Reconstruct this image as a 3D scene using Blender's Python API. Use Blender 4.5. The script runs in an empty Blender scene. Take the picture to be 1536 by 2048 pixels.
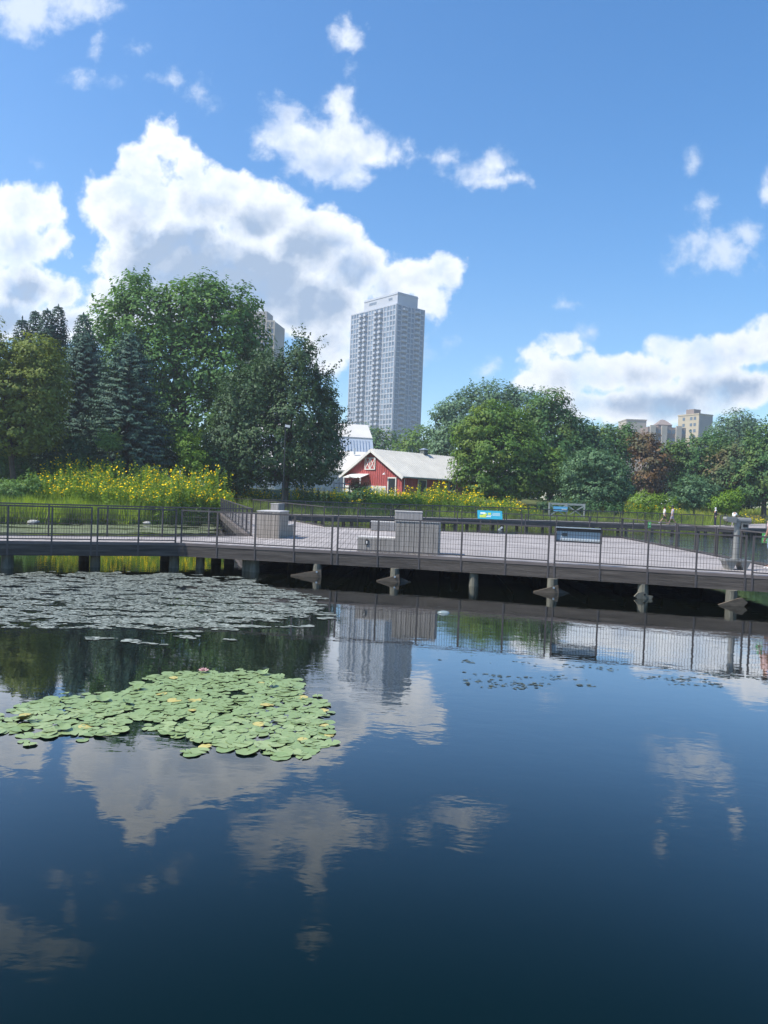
import bpy, bmesh, math, random
import numpy as np
from mathutils import Vector, Matrix, noise as mnoise

rnd = random.Random(7)
RS = np.random.RandomState(11)
S = bpy.context.scene
COL = S.collection
sin, cos, PI = math.sin, math.cos, math.pi

# ------------------------------------------------------------------ survey of the place
# the photograph was measured by shooting rays through it; the helpers turn a sight line into a place
FOC = 1538.0
PITCH = math.atan(34 / FOC)
ROLL = math.radians(2.2)
EYE = 2.6
_R0, _U0 = Vector((1, 0, 0)), Vector((0, sin(PITCH), cos(PITCH)))
FWD = Vector((0, cos(PITCH), -sin(PITCH)))
RIGHT = cos(ROLL) * _R0 + sin(ROLL) * _U0
UP = cos(ROLL) * _U0 - sin(ROLL) * _R0


def ray(px, py):
    px, py = float(px), float(py)
    return FWD + (px - 768) / FOC * RIGHT - (py - 1024) / FOC * UP


def P(px, py, z):
    d = ray(px, py); t = (z - EYE) / d.z
    return Vector((t * d.x, t * d.y, z))


def at(px, py, Y):
    d = ray(px, py); t = float(Y) / d.y
    return Vector((t * d.x, Y, EYE + t * d.z))


DECK = 0.82

# ------------------------------------------------------------------ materials
def new_mat(name):
    m = bpy.data.materials.new(name); m.use_nodes = True
    nt = m.node_tree; nt.nodes.clear()
    out = nt.nodes.new('ShaderNodeOutputMaterial')
    return m, nt, out


def N(nt, typ, **kw):
    n = nt.nodes.new(typ)
    for k, v in kw.items():
        if k.startswith('i_'):
            key = k[2:]
            key = int(key) if key.isdigit() else key.replace('_', ' ')
            n.inputs[key].default_value = v
        else:
            setattr(n, k, v)
    return n


def pm(name, c, rough=.7, var=.18, scale=4., bump=0., metal=0., c2=None, spec=.3, stretch=(1, 1, 1), bscale=None):
    """principled with two scales of noise wear"""
    m, nt, out = new_mat(name)
    L = nt.links.new
    tc = N(nt, 'ShaderNodeTexCoord'); mp = N(nt, 'ShaderNodeMapping'); mp.inputs['Scale'].default_value = stretch
    L(tc.outputs['Object'], mp.inputs['Vector'])
    n1 = N(nt, 'ShaderNodeTexNoise', i_Scale=scale, i_Detail=6., i_Roughness=.65)
    L(mp.outputs[0], n1.inputs['Vector'])
    a = [x * (1 - var) for x in c] + [1]
    b = [min(1, x * (1 + var)) for x in (c2 or c)] + [1]
    cr = N(nt, 'ShaderNodeValToRGB')
    cr.color_ramp.elements[0].position = .3; cr.color_ramp.elements[0].color = a
    cr.color_ramp.elements[1].position = .7; cr.color_ramp.elements[1].color = b
    L(n1.outputs[0], cr.inputs[0])
    bs = N(nt, 'ShaderNodeBsdfPrincipled', i_Roughness=rough, i_Metallic=metal)
    bs.inputs['Specular IOR Level'].default_value = spec
    L(cr.outputs[0], bs.inputs['Base Color'])
    if bump:
        n2 = N(nt, 'ShaderNodeTexNoise', i_Scale=bscale or scale * 6, i_Detail=4.)
        L(mp.outputs[0], n2.inputs['Vector'])
        bp = N(nt, 'ShaderNodeBump', i_Strength=1., i_Distance=bump)
        L(n2.outputs[0], bp.inputs['Height']); L(bp.outputs[0], bs.inputs['Normal'])
    L(bs.outputs[0], out.inputs[0])
    return m


BR = 2.05


def leafmat(name, c1, c2, c3=None, trans=.3, nscale=.35, gloss=.02):
    """leaf cards: colour differs leaf by leaf and branch by branch; light passes through"""
    m, nt, out = new_mat(name)
    L = nt.links.new
    ge = N(nt, 'ShaderNodeNewGeometry')
    mx = N(nt, 'ShaderNodeMix', data_type='RGBA')
    mx.inputs[6].default_value = (*c1, 1); mx.inputs[7].default_value = (*c2, 1)
    L(ge.outputs['Random Per Island'], mx.inputs[0])
    col = mx.outputs[2]
    if c3:
        tc = N(nt, 'ShaderNodeTexCoord')
        nn = N(nt, 'ShaderNodeTexNoise', i_Scale=nscale, i_Detail=2.)
        L(tc.outputs['Object'], nn.inputs['Vector'])
        mr = N(nt, 'ShaderNodeMapRange'); mr.inputs[1].default_value = .48; mr.inputs[2].default_value = .66
        L(nn.outputs[0], mr.inputs[0])
        m2 = N(nt, 'ShaderNodeMix', data_type='RGBA'); m2.inputs[7].default_value = (*c3, 1)
        L(mr.outputs[0], m2.inputs[0]); L(col, m2.inputs[6]); col = m2.outputs[2]
    gain = N(nt, 'ShaderNodeHueSaturation', i_Saturation=1.1, i_Value=BR); L(col, gain.inputs['Color']); col = gain.outputs[0]
    d = N(nt, 'ShaderNodeBsdfDiffuse'); t = N(nt, 'ShaderNodeBsdfTranslucent'); g = N(nt, 'ShaderNodeBsdfGlossy', i_Roughness=.6)
    hs = N(nt, 'ShaderNodeHueSaturation', i_Saturation=1.15, i_Value=1.3, i_Hue=.485)
    L(col, d.inputs[0]); L(col, hs.inputs['Color']); L(hs.outputs[0], t.inputs[0])
    a = N(nt, 'ShaderNodeMixShader', i_0=trans); L(d.outputs[0], a.inputs[1]); L(t.outputs[0], a.inputs[2])
    b = N(nt, 'ShaderNodeMixShader', i_0=gloss); L(a.outputs[0], b.inputs[1]); L(g.outputs[0], b.inputs[2])
    L(b.outputs[0], out.inputs[0])
    return m


def deckmat(name, along_x, c=(.385, .35, .33)):
    """weathered planks: brick pattern, each board its own tone, dark seams"""
    m, nt, out = new_mat(name); L = nt.links.new
    tc = N(nt, 'ShaderNodeTexCoord'); mp = N(nt, 'ShaderNodeMapping')
    if not along_x: mp.inputs['Rotation'].default_value = (0, 0, PI / 2)
    L(tc.outputs['Object'], mp.inputs['Vector'])
    br = N(nt, 'ShaderNodeTexBrick', offset=.37, offset_frequency=2)
    br.inputs['Color1'].default_value = (*[x * .86 for x in c], 1)
    br.inputs['Color2'].default_value = (*[x * 1.1 for x in c], 1)
    br.inputs['Mortar'].default_value = (*[x * .35 for x in c], 1)
    for k, v in (('Scale', 1.), ('Mortar Size', .009), ('Mortar Smooth', .1), ('Bias', 0.), ('Brick Width', 3.6), ('Row Height', .2)):
        br.inputs[k].default_value = v
    L(mp.outputs[0], br.inputs['Vector'])
    n1 = N(nt, 'ShaderNodeTexNoise', i_Scale=.9, i_Detail=6., i_Roughness=.7)
    L(tc.outputs['Object'], n1.inputs['Vector'])
    mr = N(nt, 'ShaderNodeMapRange'); mr.inputs[1].default_value = .25; mr.inputs[2].default_value = .75
    mr.inputs[3].default_value = .68; mr.inputs[4].default_value = 1.15
    L(n1.outputs[0], mr.inputs[0])
    mu = N(nt, 'ShaderNodeMix', data_type='RGBA', blend_type='MULTIPLY'); mu.inputs[0].default_value = 1
    L(br.outputs[0], mu.inputs[6]); L(mr.outputs[0], mu.inputs[7])
    bs = N(nt, 'ShaderNodeBsdfPrincipled', i_Roughness=.75)
    bs.inputs['Specular IOR Level'].default_value = .25
    L(mu.outputs[2], bs.inputs['Base Color']); L(bs.outputs[0], out.inputs[0])
    return m


M = {}
M['deck_x'] = deckmat('deck_planks', True)
M['deck_y'] = deckmat('deck_planks_across', False)
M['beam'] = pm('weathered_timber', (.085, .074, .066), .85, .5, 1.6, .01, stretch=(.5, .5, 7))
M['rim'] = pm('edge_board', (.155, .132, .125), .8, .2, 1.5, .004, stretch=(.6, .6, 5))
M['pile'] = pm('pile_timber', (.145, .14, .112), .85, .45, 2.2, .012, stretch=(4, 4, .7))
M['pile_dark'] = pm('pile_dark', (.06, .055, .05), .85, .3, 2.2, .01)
M['brace'] = pm('brace_timber', (.125, .10, .075), .85, .4, 3, .006, stretch=(1, 1, 5))
M['galv'] = pm('galvanised_steel', (.45, .5, .54), .45, .15, 6, 0, .6)
M['rail'] = pm('rail_bronze_steel', (.095, .085, .085), .5, .15, 3, 0, .3)
M['wire'] = pm('wire_mesh_steel', (.075, .07, .07), .5, .1, 3, 0, .2)
M['slat'] = pm('grey_cedar_slats', (.35, .325, .30), .8, .2, 1.2, .004, stretch=(7, 7, .8))
M['slat_warm'] = pm('brown_cedar_slats', (.36, .31, .26), .8, .25, 1.2, .004, stretch=(7, 7, .8))
M['slat_cap'] = pm('bench_top_boards', (.55, .52, .49), .75, .15, 2, .002, stretch=(.6, 6, 1))
M['black'] = pm('black_plastic', (.015, .015, .017), .4, .1, 3)
M['old_white'] = pm('weathered_white_paint', (.36, .37, .36), .75, .15, 3, .003, stretch=(1, 1, 4))
M['white'] = pm('white_paint', (.75, .75, .73), .5, .08, 2)
M['label_grey'] = pm('grey_label', (.12, .13, .12), .5, .1, 6)
M['panel_back'] = pm('panel_back', (.52, .58, .62), .5, .08, 1.5)
M['scope'] = pm('scope_enamel', (.25, .25, .235), .45, .12, 3, 0, .2)
M['glass_dark'] = pm('dark_glass', (.02, .025, .03), .3, .1, 3, spec=.25)
M['sign_blue'] = pm('sign_teal', (.03, .30, .42), .45, .1, 3)
M['sign_lblue'] = pm('sign_pale_blue', (.08, .27, .44), .45, .1, 3)
M['sign_yel'] = pm('sign_lime', (.45, .55, .08), .5, .15, 8)
M['sign_white'] = pm('sign_print', (.6, .7, .7), .5, .1, 8)
M['sign_green'] = pm('sign_green', (.12, .50, .13), .45, .1, 5)
M['barn_red'] = pm('barn_red', (.43, .10, .095), .6, .2, .8, stretch=(1, 1, .4))
M['barn_white'] = pm('barn_trim', (.72, .70, .66), .6, .08, 1)
M['barn_roof'] = pm('barn_roof_metal', (.62, .60, .54), .55, .12, .5)
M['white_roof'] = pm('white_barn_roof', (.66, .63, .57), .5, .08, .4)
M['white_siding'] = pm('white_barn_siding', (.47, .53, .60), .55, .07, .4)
M['concrete'] = pm('tower_concrete', (.33, .36, .40), .75, .06, .08)
M['concrete2'] = pm('tower_pier', (.43, .455, .495), .75, .05, .08)
M['conc_tan'] = pm('tan_concrete', (.42, .38, .32), .8, .08, .1)
M['conc_old'] = pm('brownstone', (.26, .21, .185), .8, .15, .15)
M['conc_yel'] = pm('yellow_brick', (.45, .39, .28), .8, .08, .1)
M['conc_grey'] = pm('grey_panel', (.35, .33, .30), .8, .1, .1)
M['pane'] = pm('window_glass', (.10, .14, .185), .12, .5, .05, spec=.7)
M['pane_l'] = pm('window_glass_pale', (.20, .26, .33), .15, .4, .06, spec=.6)
M['bark'] = pm('bark', (.085, .07, .055), .9, .35, 3, .02, stretch=(3, 3, .6))
M['rock'] = pm('pale_rock', (.38, .37, .34), .85, .25, 3, .02)
M['soil'] = pm('bank_soil', (.065, .08, .028), .95, .35, .4, .04, c2=(.095, .115, .038))
M['lamp_pole'] = pm('lamp_pole', (.04, .045, .045), .5, .1, 3)


# ------------------------------------------------------------------ object helpers
WORLD = {}


def tag(o, label=None, cat=None, group=None, kind=None):
    if label: o['label'] = label
    if cat: o['category'] = cat
    if group: o['group'] = group
    if kind: o['kind'] = kind
    return o


def thing(name, loc, label, cat, group=None, rz=0.):
    o = bpy.data.objects.new(name, None); COL.objects.link(o)
    o.empty_display_size = .3
    o.location = loc; o.rotation_euler.z = rz
    WORLD[o] = Vector(loc) if rz == 0 else Vector((0, 0, 0))
    return tag(o, label, cat, group)


def link_mesh(name, me, mat, parent=None, org=None):
    if mat: me.materials.append(mat)
    o = bpy.data.objects.new(name, me); COL.objects.link(o)
    if parent:
        o.parent = parent
        WORLD[o] = WORLD.get(parent, Vector((0, 0, 0)))
        off = WORLD[o]
    else:
        off = Vector(org) if org is not None else Vector((0, 0, 0))
        o.location = off; WORLD[o] = off
    if off.length > 0:
        me.transform(Matrix.Translation(-off))
    return o


class MB:
    def __init__(s): s.v = []; s.f = []

    def add(s, vs, fs):
        b = len(s.v); s.v += [tuple(v) for v in vs]; s.f += [tuple(b + i for i in f) for f in fs]; return s

    def box(s, c, d, rz=0., rx=0., ry=0.):
        m = Matrix.Rotation(rz, 3, 'Z') @ Matrix.Rotation(ry, 3, 'Y') @ Matrix.Rotation(rx, 3, 'X')
        vs = [Vector(c) + m @ Vector((x * d[0] / 2, y * d[1] / 2, z * d[2] / 2)) for z in (-1, 1) for x, y in ((-1, -1), (1, -1), (1, 1), (-1, 1))]
        return s.add(vs, [(3, 2, 1, 0), (4, 5, 6, 7), (0, 1, 5, 4), (1, 2, 6, 5), (2, 3, 7, 6), (3, 0, 4, 7)])

    def beam(s, a, b, w, h, up=(0, 0, 1)):
        a, b = Vector(a), Vector(b); d = (b - a).normalized(); u = Vector(up)
        if abs(d.dot(u)) > .98: u = Vector((0, 1, 0))
        r = d.cross(u).normalized(); u = r.cross(d)
        vs = [p + r * (x * w / 2) + u * (y * h / 2) for p in (a, b) for x, y in ((-1, -1), (1, -1), (1, 1), (-1, 1))]
        return s.add(vs, [(3, 2, 1, 0), (4, 5, 6, 7), (0, 1, 5, 4), (1, 2, 6, 5), (2, 3, 7, 6), (3, 0, 4, 7)])

    def tube(s, pts, rad, n=8, cap=True):
        pts = [Vector(p) for p in pts]
        rad = rad if isinstance(rad, (list, tuple)) else [rad] * len(pts)
        b = len(s.v)
        for i, p in enumerate(pts):
            d = (pts[min(i + 1, len(pts) - 1)] - pts[max(i - 1, 0)]).normalized()
            u = Vector((0, 0, 1)) if abs(d.z) < .9 else Vector((0, 1, 0))
            r = d.cross(u).normalized(); u = r.cross(d)
            for k in range(n):
                a = 2 * PI * k / n
                s.v.append(tuple(p + (r * cos(a) + u * sin(a)) * rad[i]))
        for i in range(len(pts) - 1):
            for k in range(n):
                s.f.append((b + i * n + k, b + i * n + (k + 1) % n, b + (i + 1) * n + (k + 1) % n, b + (i + 1) * n + k))
        if cap:
            s.f.append(tuple(b + k for k in range(n))[::-1]); e = b + (len(pts) - 1) * n
            s.f.append(tuple(e + k for k in range(n)))
        return s

    def prism(s, poly, z0, z1):
        n = len(poly)
        A = sum(poly[i][0] * poly[(i + 1) % n][1] - poly[(i + 1) % n][0] * poly[i][1] for i in range(n))
        if A < 0: poly = poly[::-1]
        vs = [(p[0], p[1], z0) for p in poly] + [(p[0], p[1], z1) for p in poly]
        return s.add(vs, [tuple(range(n))[::-1], tuple(range(n, 2 * n))] + [(i, (i + 1) % n, n + (i + 1) % n, n + i) for i in range(n)])

    def extrude(s, prof, vec):
        """closed outline of 3-D points swept along vec"""
        n = len(prof); vec = Vector(vec)
        vs = [Vector(p) for p in prof] + [Vector(p) + vec for p in prof]
        return s.add(vs, [tuple(range(n))[::-1], tuple(range(n, 2 * n))] + [(i, (i + 1) % n, n + (i + 1) % n, n + i) for i in range(n)])

    def mesh(s, name, fix=True):
        me = bpy.data.meshes.new(name); me.from_pydata(s.v, [], s.f)
        if fix:
            bm = bmesh.new(); bm.from_mesh(me); bmesh.ops.recalc_face_normals(bm, faces=bm.faces); bm.to_mesh(me); bm.free()
        return me

    def build(s, name, mat, parent=None, org=None, smooth=False):
        me = s.mesh(name)
        if smooth:
            me.polygons.foreach_set('use_smooth', [True] * len(me.polygons))
        return link_mesh(name, me, mat, parent, org)


def np_mesh(name, V, k):
    """V: (n*k,3) vertices of n separate k-gons"""
    n = len(V) // k
    me = bpy.data.meshes.new(name)
    me.vertices.add(n * k); me.vertices.foreach_set('co', np.ascontiguousarray(V, dtype=np.float32).ravel())
    me.loops.add(n * k); me.loops.foreach_set('vertex_index', np.arange(n * k, dtype=np.int32))
    me.polygons.add(n)
    me.polygons.foreach_set('loop_start', np.arange(0, n * k, k, dtype=np.int32))
    me.polygons.foreach_set('loop_total', np.full(n, k, dtype=np.int32))
    me.update(calc_edges=True)
    return me


def unit(a): return a / np.maximum(np.linalg.norm(a, axis=1, keepdims=True), 1e-9)


def cards(pos, nrm, size, asp=.6, tang=None):
    """one kite-shaped leaf per position"""
    n = len(pos); nrm = unit(nrm)
    t = RS.normal(size=(n, 3)) if tang is None else tang
    t = unit(t - (t * nrm).sum(1, keepdims=True) * nrm); b = np.cross(nrm, t)
    s = size[:, None]
    fold = nrm * s * .10
    V = np.empty((n, 4, 3))
    V[:, 0] = pos + t * s * .55
    V[:, 1] = pos + b * s * asp * .5 + fold - t * s * .05
    V[:, 2] = pos - t * s * .45
    V[:, 3] = pos - b * s * asp * .5 + fold - t * s * .05
    return V.reshape(-1, 3)


def copy_tree(o, parent=None):
    c = o.copy(); COL.objects.link(c)
    if parent: c.parent = parent
    for ch in list(o.children): copy_tree(ch, c)
    return c


# ------------------------------------------------------------------ land and water
SHX = np.array([-3000, -300, -80, -40, -23, -18, -12.5, -9.5, 0, 10, 25, 36, 46, 60, 120, 600, 3000.])
SHY = np.array([20, 26, 34, 40, 46.5, 51.5, 57.5, 62, 66.5, 72, 74.5, 79, 96, 106, 112, 120, 130.])
OFS = np.array([-4, 0, 1.2, 4, 12, 18, 28, 40, 120, 500, 4000.])
OZ = np.array([-.7, -.05, .22, .55, .9, 1.4, 2.7, 2.8, 2.9, 3., 3.])


def zland(x, y): return float(np.interp(y - np.interp(x, SHX, SHY), OFS, OZ))


def land():
    xs = np.concatenate([[-345, -250, -150, -80], np.arange(-60, 90, 1.5), [100, 150, 250, 345]])
    ofs = np.concatenate([np.arange(-4, 6, .5), np.arange(6, 30, 2), [30, 40, 60, 90, 120, 200, 300, 420]])
    mb = MB(); nx, no = len(xs), len(ofs)
    for x in xs:
        y0 = np.interp(x, SHX, SHY)
        for o in ofs:
            j = .5 * mnoise.noise((x * .35, o * .4, 2.)) if o < 8 else 0
            z = float(np.interp(o + j, OFS, OZ)) + .12 * mnoise.noise((x * .3, o * .3, 0)) * (0 <= o < 60)
            mb.v.append((x, y0 + o, z))
    for i in range(nx - 1):
        for j in range(no - 1):
            mb.f.append((i * no + j, (i + 1) * no + j, (i + 1) * no + j + 1, i * no + j + 1))
    o = mb.build('ground', M['soil'], smooth=True); tag(o, kind='structure')


land()


def water():
    m, nt, out = new_mat('pond_water'); L = nt.links.new
    tc = N(nt, 'ShaderNodeTexCoord')
    mp = N(nt, 'ShaderNodeMapping'); mp.inputs['Scale'].default_value = (.75, 1.25, 1); mp.inputs['Rotation'].default_value = (0, 0, .3)
    L(tc.outputs['Object'], mp.inputs[0])
    n1 = N(nt, 'ShaderNodeTexNoise', i_Scale=2.6, i_Detail=3., i_Roughness=.5, i_Distortion=.3)
    n2 = N(nt, 'ShaderNodeTexNoise', i_Scale=9., i_Detail=2., i_Roughness=.5)
    n3 = N(nt, 'ShaderNodeTexNoise', i_Scale=.16, i_Detail=2.)
    L(mp.outputs[0], n1.inputs[0]); L(mp.outputs[0], n2.inputs[0]); L(tc.outputs['Object'], n3.inputs[0])
    msk = N(nt, 'ShaderNodeMapRange'); msk.inputs[1].default_value = .4; msk.inputs[2].default_value = .62; msk.inputs[3].default_value = .45; msk.inputs[4].default_value = 1.25
    L(n3.outputs[0], msk.inputs[0])
    # open lake beyond the platform is ruffled by wind
    sx = N(nt, 'ShaderNodeSeparateXYZ'); L(tc.outputs['Object'], sx.inputs[0])
    wy = N(nt, 'ShaderNodeMapRange'); wy.inputs[1].default_value = 27; wy.inputs[2].default_value = 33; wy.inputs[3].default_value = 0; wy.inputs[4].default_value = 1
    wx = N(nt, 'ShaderNodeMapRange'); wx.inputs[1].default_value = 6; wx.inputs[2].default_value = 11; wx.inputs[3].default_value = 0; wx.inputs[4].default_value = 14
    L(sx.outputs[1], wy.inputs[0]); L(sx.outputs[0], wx.inputs[0])
    ww = N(nt, 'ShaderNodeMath', operation='MULTIPLY'); L(wy.outputs[0], ww.inputs[0]); L(wx.outputs[0], ww.inputs[1])
    am = N(nt, 'ShaderNodeMath', operation='ADD'); L(ww.outputs[0], am.inputs[0]); L(msk.outputs[0], am.inputs[1])
    ad = N(nt, 'ShaderNodeMath', operation='MULTIPLY_ADD'); ad.inputs[1].default_value = .22
    L(n2.outputs[0], ad.inputs[0]); L(n1.outputs[0], ad.inputs[2])
    hh = N(nt, 'ShaderNodeMath', operation='MULTIPLY'); L(ad.outputs[0], hh.inputs[0]); L(am.outputs[0], hh.inputs[1])
    bp = N(nt, 'ShaderNodeBump', i_Strength=1., i_Distance=.0026); L(hh.outputs[0], bp.inputs['Height'])
    # murky water body: teal where deep, olive under the far bank
    nb = N(nt, 'ShaderNodeMapRange'); nb.inputs[1].default_value = 6; nb.inputs[2].default_value = 15
    L(sx.outputs[1], nb.inputs[0])
    mx = N(nt, 'ShaderNodeMix', data_type='RGBA')
    mx.inputs[6].default_value = (.0008, .0075, .0085, 1); mx.inputs[7].default_value = (.008, .011, .005, 1)
    L(nb.outputs[0], mx.inputs[0])
    df = N(nt, 'ShaderNodeBsdfDiffuse'); L(mx.outputs[2], df.inputs[0])
    gl = N(nt, 'ShaderNodeBsdfGlossy', i_Roughness=.012); L(bp.outputs[0], gl.inputs['Normal'])
    # mirror strength against the angle of view, steep like the photograph's
    lw = N(nt, 'ShaderNodeLayerWeight', i_Blend=.5)
    fc = N(nt, 'ShaderNodeFloatCurve'); cv = fc.mapping.curves[0]
    pts = [(0, .02), (.35, .024), (.46, .043), (.58, .17), (.715, .47), (.83, .8), (.93, .93), (1, 1)]
    cv.points[0].location = pts[0]; cv.points[1].location = pts[-1]
    for p_ in pts[1:-1]: cv.points.new(*p_)
    fc.mapping.update()
    L(lw.outputs['Facing'], fc.inputs['Value'])
    mxs = N(nt, 'ShaderNodeMixShader'); L(fc.outputs[0], mxs.inputs[0]); L(df.outputs[0], mxs.inputs[1]); L(gl.outputs[0], mxs.inputs[2])
    L(mxs.outputs[0], out.inputs[0])
    mb = MB(); mb.add([(-345, -58, 0), (345, -58, 0), (345, 140, 0), (-345, 140, 0)], [(0, 1, 2, 3)])
    o = mb.build('water', m); tag(o, kind='structure')


water()

# ------------------------------------------------------------------ boardwalks
FR = [Vector((-26, 18.6, 0)), P(0, 1082, DECK), P(357, 1086, DECK), P(838, 1111, DECK), P(1536, 1153, DECK), Vector((19.5, 17.9, 0))]
for v in FR: v.z = DECK
BACK = [Vector((21, 21.2, DECK)), Vector((12.1, 23.9, DECK)), Vector((12.5, 40.2, DECK)), Vector((-3.1, 40.0, DECK))]
LEFT = [Vector((-5.1, 29.68, DECK)), Vector((-7.7, 27.2, DECK)), Vector((-12.34, 24.76, DECK)), Vector((-27, 20.9, DECK))]


def p2(v): return (v.x, v.y)


def edge_run(parent, pts, name, mat, z0, z1, t, out=0.):
    """one board per straight run along an edge, standing `out` proud of it"""
    for a, b in zip(pts, pts[1:]):
        d = (b - a).normalized(); nrm = Vector((d.y, -d.x, 0))
        o = nrm * (out + t / 2)
        MB().beam(Vector((a.x, a.y, (z0 + z1) / 2)) + o, Vector((b.x, b.y, (z0 + z1) / 2)) + o, t, z1 - z0).build(name, mat, parent)


def pile(parent, x, y, r, z1, mat, zb=-1.2):
    n = 12; mb = MB()
    ex = .04 * rnd.random()
    mb.tube([(x, y, zb), (x, y, 0), (x, y, z1 * .5), (x, y, z1)], [r * 1.06, r * (1.03 + ex), r * (1.0), r * .97], n)
    return mb.build('pile', mat, parent, smooth=False)


bw = thing('boardwalk', (0, 23, 0), 'wide grey plank viewing platform and walkway standing on timber piles in the pond', 'boardwalk')
# planking, laid lengthwise on the right and across on the left
split_f, split_b = FR[3].lerp(FR[4], .06), Vector((1.65, 40.17, DECK))
left_poly = [FR[0], FR[1], FR[2], FR[3], split_f, split_b, BACK[3]] + LEFT
MB().prism([p2(v) for v in left_poly], DECK - .05, DECK).build('planking', M['deck_y'], bw)
right_poly = [split_f, FR[4], FR[5], BACK[0], BACK[1], BACK[2], split_b]
MB().prism([p2(v) for v in right_poly], DECK - .05, DECK).build('planking', M['deck_x'], bw)
edge_run(bw, FR, 'edge_board', M['rim'], DECK - .075, DECK + .012, .05)
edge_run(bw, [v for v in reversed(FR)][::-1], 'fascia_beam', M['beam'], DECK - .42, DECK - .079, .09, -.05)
ring = BACK + LEFT
edge_run(bw, BACK[:3], 'edge_board', M['rim'], DECK - .10, DECK + .035, .05)
edge_run(bw, [BACK[2], BACK[3]], 'edge_board', M['rim'], DECK - .10, DECK + .035, .05)
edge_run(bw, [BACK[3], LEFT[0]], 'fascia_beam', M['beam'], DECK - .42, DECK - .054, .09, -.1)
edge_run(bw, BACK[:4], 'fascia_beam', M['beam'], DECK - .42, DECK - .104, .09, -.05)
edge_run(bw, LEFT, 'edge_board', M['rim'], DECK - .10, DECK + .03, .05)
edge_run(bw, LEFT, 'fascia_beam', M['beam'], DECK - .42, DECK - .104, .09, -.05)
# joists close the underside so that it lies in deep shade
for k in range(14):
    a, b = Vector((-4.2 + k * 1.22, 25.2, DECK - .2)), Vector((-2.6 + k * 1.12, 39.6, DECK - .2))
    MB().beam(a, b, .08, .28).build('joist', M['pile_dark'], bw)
PILES = [(14, 1136, .17, 0), (190, 1134, .155, 0), (348, 1135, .16, 0), (400, 1136, .145, 0), (509, 1144, .15, 0), (634, 1153, .135, 1),
         (789, 1163, .135, 2), (947, 1172, .135, 0), (1104, 1185, .15, 2), (1285, 1196, .15, 3), (1462, 1210, .15, 4)]
PP = []
for i, (px, py, r, kind) in enumerate(PILES):
    q = P(px, py, 0); PP.append(q)
    pl = pile(bw, q.x, q.y, r, DECK - .42, M['pile'])
    o = q + Vector((0, -r - .035, 0))
    if kind in (1, 2):          # a pair of pointed brace boards bolted to the pile, tips dipping under water
        mb = MB()
        prof = [(o.x + .13, o.y, .23), (o.x + .15, o.y, .0), (o.x - .1, o.y, -.05), (o.x - .82, o.y + .06, -.02), (o.x - .80, o.y + .06, .03)]
        if kind == 2: prof = [(o.x + .13, o.y, .23), (o.x + .15, o.y, .0), (o.x - .1, o.y, -.05), (o.x - .56, o.y + .06, -.02), (o.x - .54, o.y + .06, .03)]
        mb.extrude(prof, (0, .06, 0)).build('brace', M['brace'], pl)
        MB().tube([(o.x, o.y - .02, .16), (o.x, o.y, .16)], .03, 8).build('bolt', M['galv'], pl)
        if kind == 2:
            mb = MB(); mb.extrude([(o.x + .16, o.y + .1, .13), (o.x + .16, o.y + .1, -.03), (o.x + .5, o.y + .16, -.02), (o.x + .5, o.y + .16, .0)], (0, .05, 0)).build('brace', M['pile_dark'], pl)
    if kind == 4:
        mb = MB(); mb.extrude([(o.x - .42, o.y, .02), (o.x - .36, o.y, -.03), (o.x + .24, o.y, -.02), (o.x + .36, o.y, .10), (o.x + .22, o.y, .22), (o.x + .12, o.y, .21)], (0, .06, 0)).build('brace', M['brace'], pl)
    if kind == 3:
        MB().extrude([(o.x - .28, o.y + .03, .05), (o.x - .12, o.y + .03, -.04), (o.x + .2, o.y + .03, -.04), (o.x + .24, o.y + .03, .08), (o.x + .1, o.y + .03, .10), (o.x - .02, o.y + .03, .19), (o.x - .18, o.y + .03, .16)], (0, .07, 0)).build('brace', M['pile'], pl)
        MB().tube([(o.x + .0, o.y + .005, .12), (o.x, o.y + .03, .12)], .03, 8).build('bolt', M['black'], pl)
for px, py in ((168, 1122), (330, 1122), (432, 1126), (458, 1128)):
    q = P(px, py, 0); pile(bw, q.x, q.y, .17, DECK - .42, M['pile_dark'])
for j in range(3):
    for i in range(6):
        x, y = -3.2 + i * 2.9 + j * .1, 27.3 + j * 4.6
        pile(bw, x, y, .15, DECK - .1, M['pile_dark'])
# retaining wall under the left end of the platform
MB().beam(P(470, 1150, 0) + Vector((0, 1.2, .25)), P(505, 1150, 0) + Vector((0, .9, .25)), .06, .7).build('skirt_board', M['pile'], bw)
for px, py in ((545, 1108), (826, 1126), (1184, 1148)):
    q = P(px, py, DECK - .25)
    MB().box((q.x, q.y - .06, DECK - .26), (.12, .02, .27)).build('hanger_plate', M['galv'], bw)
for px, py in ((27, 1098), (173, 1099), (199, 1099), (344, 1100)):
    q = P(px, py, DECK - .25)
    MB().box((q.x, q.y - .06, DECK - .25), (.06, .02, .2)).build('hanger_plate', M['galv'], bw)

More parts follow.
